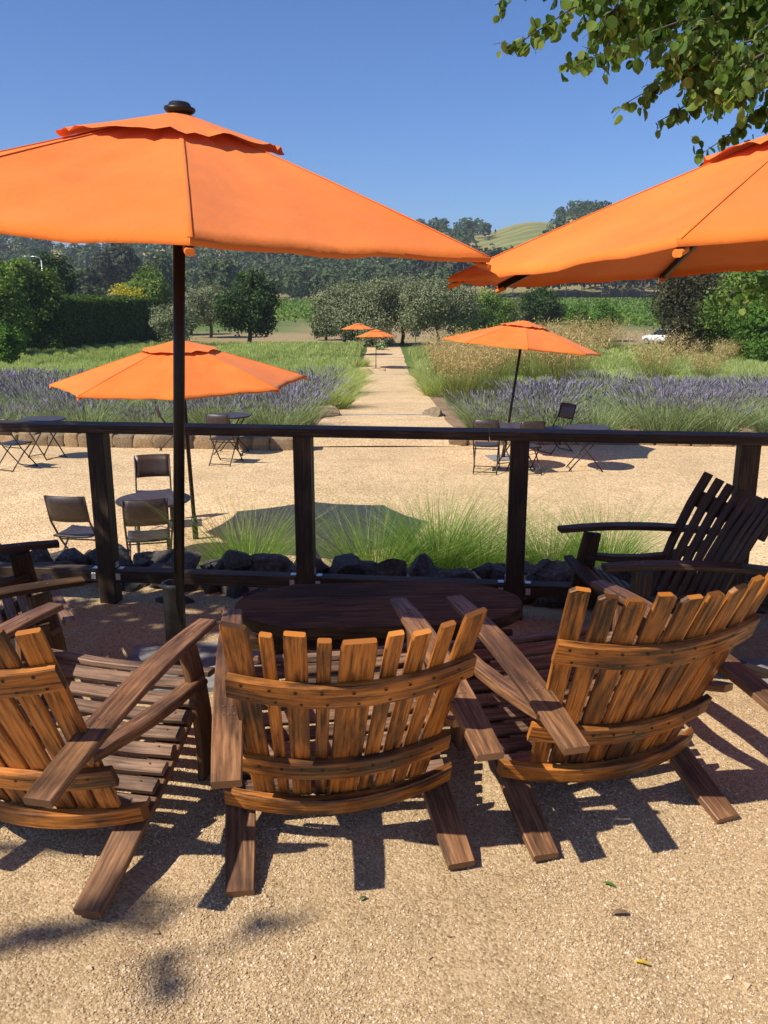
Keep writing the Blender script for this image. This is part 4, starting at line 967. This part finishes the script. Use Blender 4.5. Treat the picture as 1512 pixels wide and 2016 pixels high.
# ------------------------------------------------------------------ the overhanging redbud and the shade tree
def leaf_poly(n, c_, size, rng, droop=.6):
    """rounded heart leaves with a fold along the midrib; 10 vertices, quads+tris as 4 quads"""
    sh = np.array([[0, -.5], [.34, -.42], [.52, -.08], [.40, .28], [0, .60], [-.40, .28], [-.52, -.08], [-.34, -.42]])
    d = np.stack([rng.normal(0, .55, n), rng.normal(0, .55, n), -droop-.5*rng.random(n)], -1); d /= np.linalg.norm(d, axis=1, keepdims=True)
    s = np.cross(d, rng.normal(size=(n, 3))); s /= np.linalg.norm(s, axis=1, keepdims=True); nn = np.cross(s, d)
    sz = size*(.65+.6*rng.random(n)); V = np.zeros((n, 8, 3))
    for k, (x, y) in enumerate(sh): V[:, k] = c_+(s*x*.96+d*(y+.5)+nn*(abs(x)*.28-.12*y*y))*sz[:, None]
    base = (np.arange(n)*8)[:, None]
    F = np.concatenate([base+np.array([[0, 1, 3, 4]])+0*base, base+np.array([[0, 4, 5, 7]]), base+np.array([[1, 2, 3, 3]])[:, :4], base+np.array([[5, 6, 7, 7]])], 0)
    T = np.concatenate([base+np.array([[0, 1, 3]]), base+np.array([[0, 3, 4]]), base+np.array([[1, 2, 3]]), base+np.array([[0, 4, 5]]), base+np.array([[0, 5, 7]]), base+np.array([[5, 6, 7]])], 0)
    return V.reshape(-1, 3), T, np.repeat(np.clip(rng.normal(.5, .26, n), 0, 1), 8)
def spray(branches, rng, size, step, spreadr, twig):
    """branches carry short drooping twigs; leaves stand alternately along branch ends and twigs"""
    cs = []; g = MB()
    for pts, dens, sp in branches:
        pts = [Vector(p) for p in pts]; g.tube(pts, list(np.linspace(twig, .0022, len(pts))), 6)
        tot = sum((b_-a).length for a, b_ in zip(pts[:-1], pts[1:])); run_ = 0
        for a, b_ in zip(pts[:-1], pts[1:]):
            L = (b_-a).length; d = (b_-a).normalized(); m_ = max(1, int(L/step*dens*.22))
            for _ in range(m_):
                t = rng.random(); o = a.lerp(b_, t); taper = 1-.75*min(1, (run_+L*t)/tot)
                tl = (.05+sp*2.6*rng.random())*(.35+taper)
                e = o+(d*.6+Vector(rng.normal(0, .6, 3))+Vector((0, 0, -.45))).normalized()*tl; mid_ = o.lerp(e, .5)+Vector((0, 0, .012))
                if rng.random() < .6: g.tube([o, mid_, e], [.0022, .0018, .0012], 4, 0, False)
                k = max(3, int(tl/.021))
                for q in range(k): cs.append((o.lerp(mid_, 2*q/k) if q < k/2 else mid_.lerp(e, 2*q/k-1))+Vector(rng.normal(0, .011, 3))*spreadr)
            run_ += L
    c_ = np.array([tuple(v) for v in cs]); V, F, r = leaf_poly(len(c_), c_, size, rng); return V, F, r, g
rb = empty("redbud_tree", (4.1, 5.4, ZC*.2), 0, "leafy tree hanging over the upper right corner with round green leaves", "tree")
rng = np.random.default_rng(91); BR = []
def br(px_pts, D0, D1, dens=1.0, sp=.05):
    n = len(px_pts); return ([at(x, y, D0+(D1-D0)*k/(n-1)) for k, (x, y) in enumerate(px_pts)], dens, sp)
main = [br([(1750, -120), (1560, -60), (1400, -40), (1230, -30), (1120, 20), (1060, 60), (998, 100)], 5.0, 4.4, .9, .045),
        br([(1700, -60), (1520, -10), (1400, 20), (1290, 60), (1190, 105), (1110, 140)], 4.9, 4.3, 1.1, .07),
        br([(1700, 40), (1560, 60), (1440, 90), (1350, 130), (1290, 170), (1238, 200)], 4.7, 4.4, 1.0, .06),
        br([(1700, 90), (1560, 110), (1470, 140), (1390, 180), (1340, 215), (1295, 240)], 4.8, 4.5, .9, .06),
        br([(1720, 130), (1600, 170), (1520, 200), (1470, 240), (1430, 270), (1385, 300)], 5.0, 4.9, .8, .06),
        br([(1700, 240), (1600, 255), (1500, 275), (1430, 300), (1370, 335)], 5.3, 5.3, .9, .06),
        br([(1150, -60), (1090, -40), (1020, -15), (975, 10)], 4.5, 4.3, .8, .035),
        br([(1800, 480), (1650, 520), (1560, 545), (1480, 560), (1415, 590)], 6.2, 5.9, .8, .07),
        br([(1800, 470), (1650, 500), (1540, 530), (1500, 560), (1470, 600)], 6.2, 5.9, .7, .07)]
for _ in range(170):
    x, y = (rng.uniform(1110, 1560), rng.uniform(-60, 190)) if _ < 75 else (rng.uniform(1560, 2250), rng.uniform(-260, 330)); D = rng.uniform(4.2, 5.5)
    if y > 30 + (x-1130)*.52: continue
    L = rng.uniform(60, 130); main.append(br([(x+L*.8, y-L*.3), (x+L*.3, y-L*.02), (x-L*.1, y+L*.25)], D, D-.05, 1.3, .075))
for (x, y, z) in ((3.0, 4.95, 3.35), (3.05, 4.8, 3.0), (3.1, 5.0, 2.75), (3.3, 5.3, 2.45), (3.2, 5.9, 2.0)): main.append(([Vector((3.95, 5.3, 1.9 if z > 2.2 else 1.3)), Vector(((3.95+x)/2, (5.3+y)/2, (z+1.9)/2+.25)), Vector((x, y, z))], .8, .08))
V, F, r, g = spray(main, rng, .047, .0068, 1.0, .008)
link("crown", fast_mesh("crown", V, F, L_redbud, rnd=r, smooth=True), rb).matrix_parent_inverse = Matrix.Translation((-4.1, -5.4, -ZC*.2))
g.build("branches", M_bark, rb).matrix_parent_inverse = Matrix.Translation((-4.1, -5.4, -ZC*.2))
g = MB(); g.tube([(0, 0, -1), (.05, 0, 1.2), (-.2, -.2, 2.6), (-.6, -.5, 3.6)], [.13, .11, .09, .05], 10); g.tube([(0, 0, 1.2), (.2, .3, 2.4), (.1, .3, 3.6)], [.09, .07, .03], 8); g.build("trunk", M_bark, rb)
stt = empty("shade_tree", (-5.4, 1.3, 0), 0, "leafy shade tree standing beside the patio on the left", "tree")
rng = np.random.default_rng(97); BR = []
for _ in range(60):
    a = rng.random()*6.28; rr_ = 1.25*math.sqrt(rng.random()); z = rng.uniform(3.0, 4.3); c0 = Vector((math.cos(a)*rr_*1.1+1.05-(z-3.6)*.75, math.sin(a)*rr_*.75+1.45-(z-3.6)*.45, z))
    BR.append(([c0+Vector((.3, 0, .25)), c0, c0+Vector((rng.normal(0, .3), rng.normal(0, .3), -.25))], 1.0, .16))
for k in range(3):
    c0 = Vector((-.16+.2*k+rng.normal(0, .04), -2.12+rng.normal(0, .05)-.05*k, 6.2)); BR.append(([c0+Vector((.2, .1, .1)), c0, c0+Vector((-.25, -.05, .05))], (1.1, .8, .3)[k], .07))
V, F, r, g = spray(BR, rng, .07, .017, 1.0, .012)
link("crown", fast_mesh("crown", V, F, L_redbud, rnd=r), stt); g.build("branches", M_bark, stt)
g = MB(); g.tube([(0, 0, -.2), (.05, .05, 1.6), (.5, .6, 3.0), (.9, 1.0, 4.2)], [.16, .13, .09, .03], 10); g.tube([(.05, .05, 1.6), (0, -.5, 3.4), (.1, -1.6, 5.8)], [.10, .07, .02], 8); g.build("trunk", M_bark, stt)

# ------------------------------------------------------------------ small far things
def car():
    x = at(1306, 670, 84).x; z = float(H(x, 84)); root = empty("parked_car", (x, 84, z), math.radians(28), "white car parked beside the bronze green tree", "car")
    import bmesh
    def loft(name, secs, mat_):
        V = []; n = len(secs[0]); F = []
        for s in secs: V += s
        for i in range(len(secs)-1):
            for j in range(n): k = (j+1) % n; F.append((i*n+j, i*n+k, (i+1)*n+k, (i+1)*n+j))
        F.append(tuple(range(n-1, -1, -1))); F.append(tuple((len(secs)-1)*n+j for j in range(n)))
        me = bpy.data.meshes.new(name); me.from_pydata(V, [], F); me.materials.append(mat_); me.polygons.foreach_set("use_smooth", [True]*len(F)); me.update(); return link(name, me, root)
    def sec(y, zt, w, zb=.28): return [(-w, y, zb+.12), (-w*1.02, y, (zt+zb)/2), (-w*.93, y, zt-.06), (-w*.75, y, zt), (w*.75, y, zt), (w*.93, y, zt-.06), (w*1.02, y, (zt+zb)/2), (w, y, zb+.12), (w*.8, y, zb), (-w*.8, y, zb)]
    loft("body", [sec(-2.2, .75, .78, .38), sec(-2.1, .98, .86), sec(-1.5, 1.02, .9), sec(0, .98, .92), sec(1.2, .92, .9), sec(2.0, .78, .84), sec(2.2, .6, .7, .38)], M_white)
    def cs(y, zt, w): return [(-.86, y, .96), (-w, y, zt-.05), (-w*.85, y, zt), (w*.85, y, zt), (w, y, zt-.05), (.86, y, .96)]
    loft("cabin_glass", [cs(-1.75, 1.0, .84), cs(-1.1, 1.42, .66), cs(.1, 1.46, .66), cs(.95, 1.0, .82)], M_glass)
    g = MB(); g.box((0, -.5, 1.465), (1.22, 1.3, .03), 0, 0, .01); g.build("roof", M_white, root)
    for sx in (-1, 1):
        for y in (-1.35, 1.35):
            g = MB(); g.tube([(sx*.74, y, .31), (sx*.93, y, .31)], .31, 18); wh = g.build("wheel", M_tyre, root)
            g = MB(); g.tube([(sx*.93, y, .31), (sx*.94, y, .31)], .19, 14); g.build("rim", M_zinc, wh)
        g = MB(); g.box((sx*.7, -2.17, .82), (.28, .06, .16)); g.build("tail_light", M_red_lamp, root)
car()
def house(px, py, D, w, d, h, label, wall, rz):
    p = at(px, py, D); z = float(H(p.x, D)); z = max(z, p.z-h); root = empty("farm_house", (p.x, D, z), rz, label, "house"); g = MB(); g.box((0, 0, h*.3-2), (w, d, h*.7+4), 0, 0, .02); g.build("wall", wall, root)
    V = [(-w*.55, -d*.6, h*.64), (w*.55, -d*.6, h*.64), (w*.55, d*.6, h*.64), (-w*.55, d*.6, h*.64), (-w*.45, 0, h), (w*.45, 0, h)]
    me = bpy.data.meshes.new("roof"); me.from_pydata(V, [], [(0, 1, 5, 4), (2, 3, 4, 5), (1, 2, 5), (3, 0, 4), (3, 2, 1, 0)]); me.materials.append(M_roof); me.update(); link("roof", me, root)
    for k in (-1, 0, 1):
        g = MB(); g.box((k*w*.28, -d*.5-.03, h*.38), (w*.12, .1, h*.3)); g.build("window", M_glass, root)
house(790, 541, 420, 7, 6, 4.2, "small pale house with brown roof among the hillside trees above the olives", M_stucco, .3)
house(655, 546, 400, 13, 7, 3.4, "low brown roofed house on the hillside above the left vineyard", M_roof, -.1)
house(755, 536, 440, 5, 5, 3.5, "tiny pale house left of the small hillside house", M_white, .1)
# street lamp
p = at(82, 520, 78); ZL = float(H(0, 78)); lm = empty("street_lamp", (p.x, 78, ZL), 0, "grey street lamp with curved arm among the left trees", "street lamp")
g = MB(); top = at(79, 510, 78); g.tube([(0, 0, 0), (0, 0, top.z-ZL-.1)], [.07, .05], 8); g.build("pole", M_zinc, lm)
g = MB(); hh = top.z-ZL; g.tube([(0, 0, hh-.15), (-.15, 0, hh+.12), (-.6, 0, hh+.22), (-1.1, 0, hh+.2)], .035, 7); g.build("arm", M_zinc, lm)
g = MB(); g.sweep([Vector((-1.0, 0, hh+.2)), Vector((-1.3, 0, hh+.22)), Vector((-1.6, 0, hh+.18))], [Vector((0, 1, 0))]*3, [Vector((0, 0, 1))]*3, [.14, .26, .14], [.08, .13, .06], bev=.03, sm=True); g.build("lamp_head", M_zinc, lm)
# footbridge railing
x, y = gt(250, 671); fb = empty("footbridge", (x, y, float(H(x, y))), .15, "small arched grey wooden footbridge at the end of the hedge", "footbridge")
for sy in (0, 1.3):
    g = MB(); pts = [Vector((-1.6+3.2*t, sy, .50+.42*math.sin(math.pi*(t*.8+.15)))) for t in np.linspace(0, 1, 9)]
    g.sweep(pts, [Vector((0, 1, 0))]*9, [Vector((0, 0, 1))]*9, [.12]*9, [.07]*9); g.build("handrail", M_greywood, fb)
    for t in (.12, .5, .88):
        xx = -1.6+3.2*t; g = MB(); g.box((xx, sy, .2+.2*math.sin(math.pi*(t*.8+.15))), (.1, .1, .6+.42*math.sin(math.pi*(t*.8+.15)))); g.build("post", M_greywood, fb)
g = MB()
for t in np.linspace(0, 1, 17): g.box((-1.6+3.2*t, .65, .10+.32*math.sin(math.pi*(t*.8+.15))), (.17, 1.3, .05))
g.build("deck", M_greywood, fb)
# sign on a post at the end of the path
x, y = gt(818, 676); sg = empty("garden_sign", (x, y, float(H(x, y))), 0, "small pale sign board on a post at the end of the path", "sign")
g = MB(); g.box((0, 0, .35), (.08, .06, .8)); g.build("post", M_greywood, sg); g = MB(); g.box((0, -.05, .82), (.75, .04, .36)); g.build("board", M_white, sg)
for k, (px, py, s) in enumerate(((765, 682, .8), (750, 690, .7), (630, 664, .7), (655, 662, .6))):
    x, y = gt(px, py); rngk = np.random.default_rng(700+k); V, F, r = crown([(0, 0, .4, .6, .6, .45)], 900, .06, rngk, 8, .15); o = link("rose_bush", fast_mesh("rose_bush", V, F, L_white, rnd=r)); o.location = (x, y, float(H(x, y))); o.scale = (s*1.3,)*3
    tag(o, ("white flowering bush beside the far end of the path, behind the umbrella poles" if k < 2 else "white flowering bush in front of the left end of the olives"), "bush", "white bushes "+("by the path end" if k < 2 else "before the olives"))
# fallen leaves
def fleaf(px, py, rz, s, colr_, lb):
    x, y = gp(px, py, .02); mt = simple("fallen_leaf_surface", colr_, .5); V = []
    n = 9
    for k in range(n):
        t = k/(n-1); w = .5*math.sin(math.pi*min(1, t*1.02))**.8; z = .10*math.sin(math.pi*t)
        V += [(-w*.75*.5, t-.5, z+.12*w), (0, t-.5, z), (w*.75*.5, t-.5, z+.1*w)]
    F = []
    for k in range(n-1):
        for j in (0, 1): q = k*3+j; F.append((q, q+1, q+4, q+3))
    me = bpy.data.meshes.new("fallen_leaf"); me.from_pydata(V, [], F); me.materials.append(mt); me.polygons.foreach_set("use_smooth", [True]*len(F)); me.update(); o = link("fallen_leaf", me)
    o.location = (x, y, float(hp(x, y))+.006); o.rotation_euler = (.15, .1, rz); o.scale = (s, s, s); tag(o, lb, "leaf")
fleaf(1201, 1730, 1.2, .042, (.09, .20, .04), "green fallen leaf on the gravel behind the right chair")
fleaf(1266, 1888, 1.4, .042, (.62, .42, .05), "yellow fallen leaf on the gravel near the bottom right")
fleaf(715, 1756, 2.2, .03, (.07, .14, .03), "tiny green sprig on the gravel behind the middle chair")
fleaf(545, 1320, .3, .05, (.5, .38, .12), "dry curled leaf lying near the umbrella base")
fleaf(1222, 1792, 1.8, .06, (.25, .16, .09), "dry brown twig like leaf on the gravel at lower right")

# ------------------------------------------------------------------ summer haze
m = bpy.data.materials.new("haze_air"); m.use_nodes = True; nt = m.node_tree; nt.nodes.remove(nt.nodes["Principled BSDF"])
pv = nt.nodes.new("ShaderNodeVolumePrincipled"); pv.inputs["Color"].default_value = (.80, .88, 1.0, 1); pv.inputs["Density"].default_value = .00029; pv.inputs["Anisotropy"].default_value = .25
nt.links.new(pv.outputs[0], nt.nodes["Material Output"].inputs["Volume"])
hv = MB(); x0, x1, y0, y1, z0, z1 = -1560, 1560, -45, 1330, -32, 92
hv.v = [Vector(p) for p in ((x0, y0, z0), (x1, y0, z0), (x1, y1, z0), (x0, y1, z0), (x0, y0, z1), (x1, y0, z1), (x1, y1, z1), (x0, y1, z1))]
for f in ((0, 3, 2, 1), (4, 5, 6, 7), (0, 1, 5, 4), (1, 2, 6, 5), (2, 3, 7, 6), (3, 0, 4, 7)): hv.face(f)
tag(hv.build("haze", m), "thin pale summer haze over the valley and hills", "haze", kind="stuff")
scn.cycles.volume_bounces = 0

lr = random.Random(5)
for k in range(16):
    x, y = lr.uniform(-1.0, 1.5), lr.uniform(1.55, 3.1)
    o = bpy.data.objects["fallen_leaf.004" if k % 3 else "fallen_leaf.003"].copy(); COL.objects.link(o)
    o.location = (x, y, float(hp(x, y))+.005); q = lr.uniform(.010, .022); o.scale = (q, q, q); o.rotation_euler = (lr.uniform(-.3, .3), lr.uniform(-.3, .3), lr.uniform(0, 6))
    tag(o, "tiny dry brown leaf scrap scattered on the gravel among the chairs", "leaf", "tiny leaf scraps on the gravel")
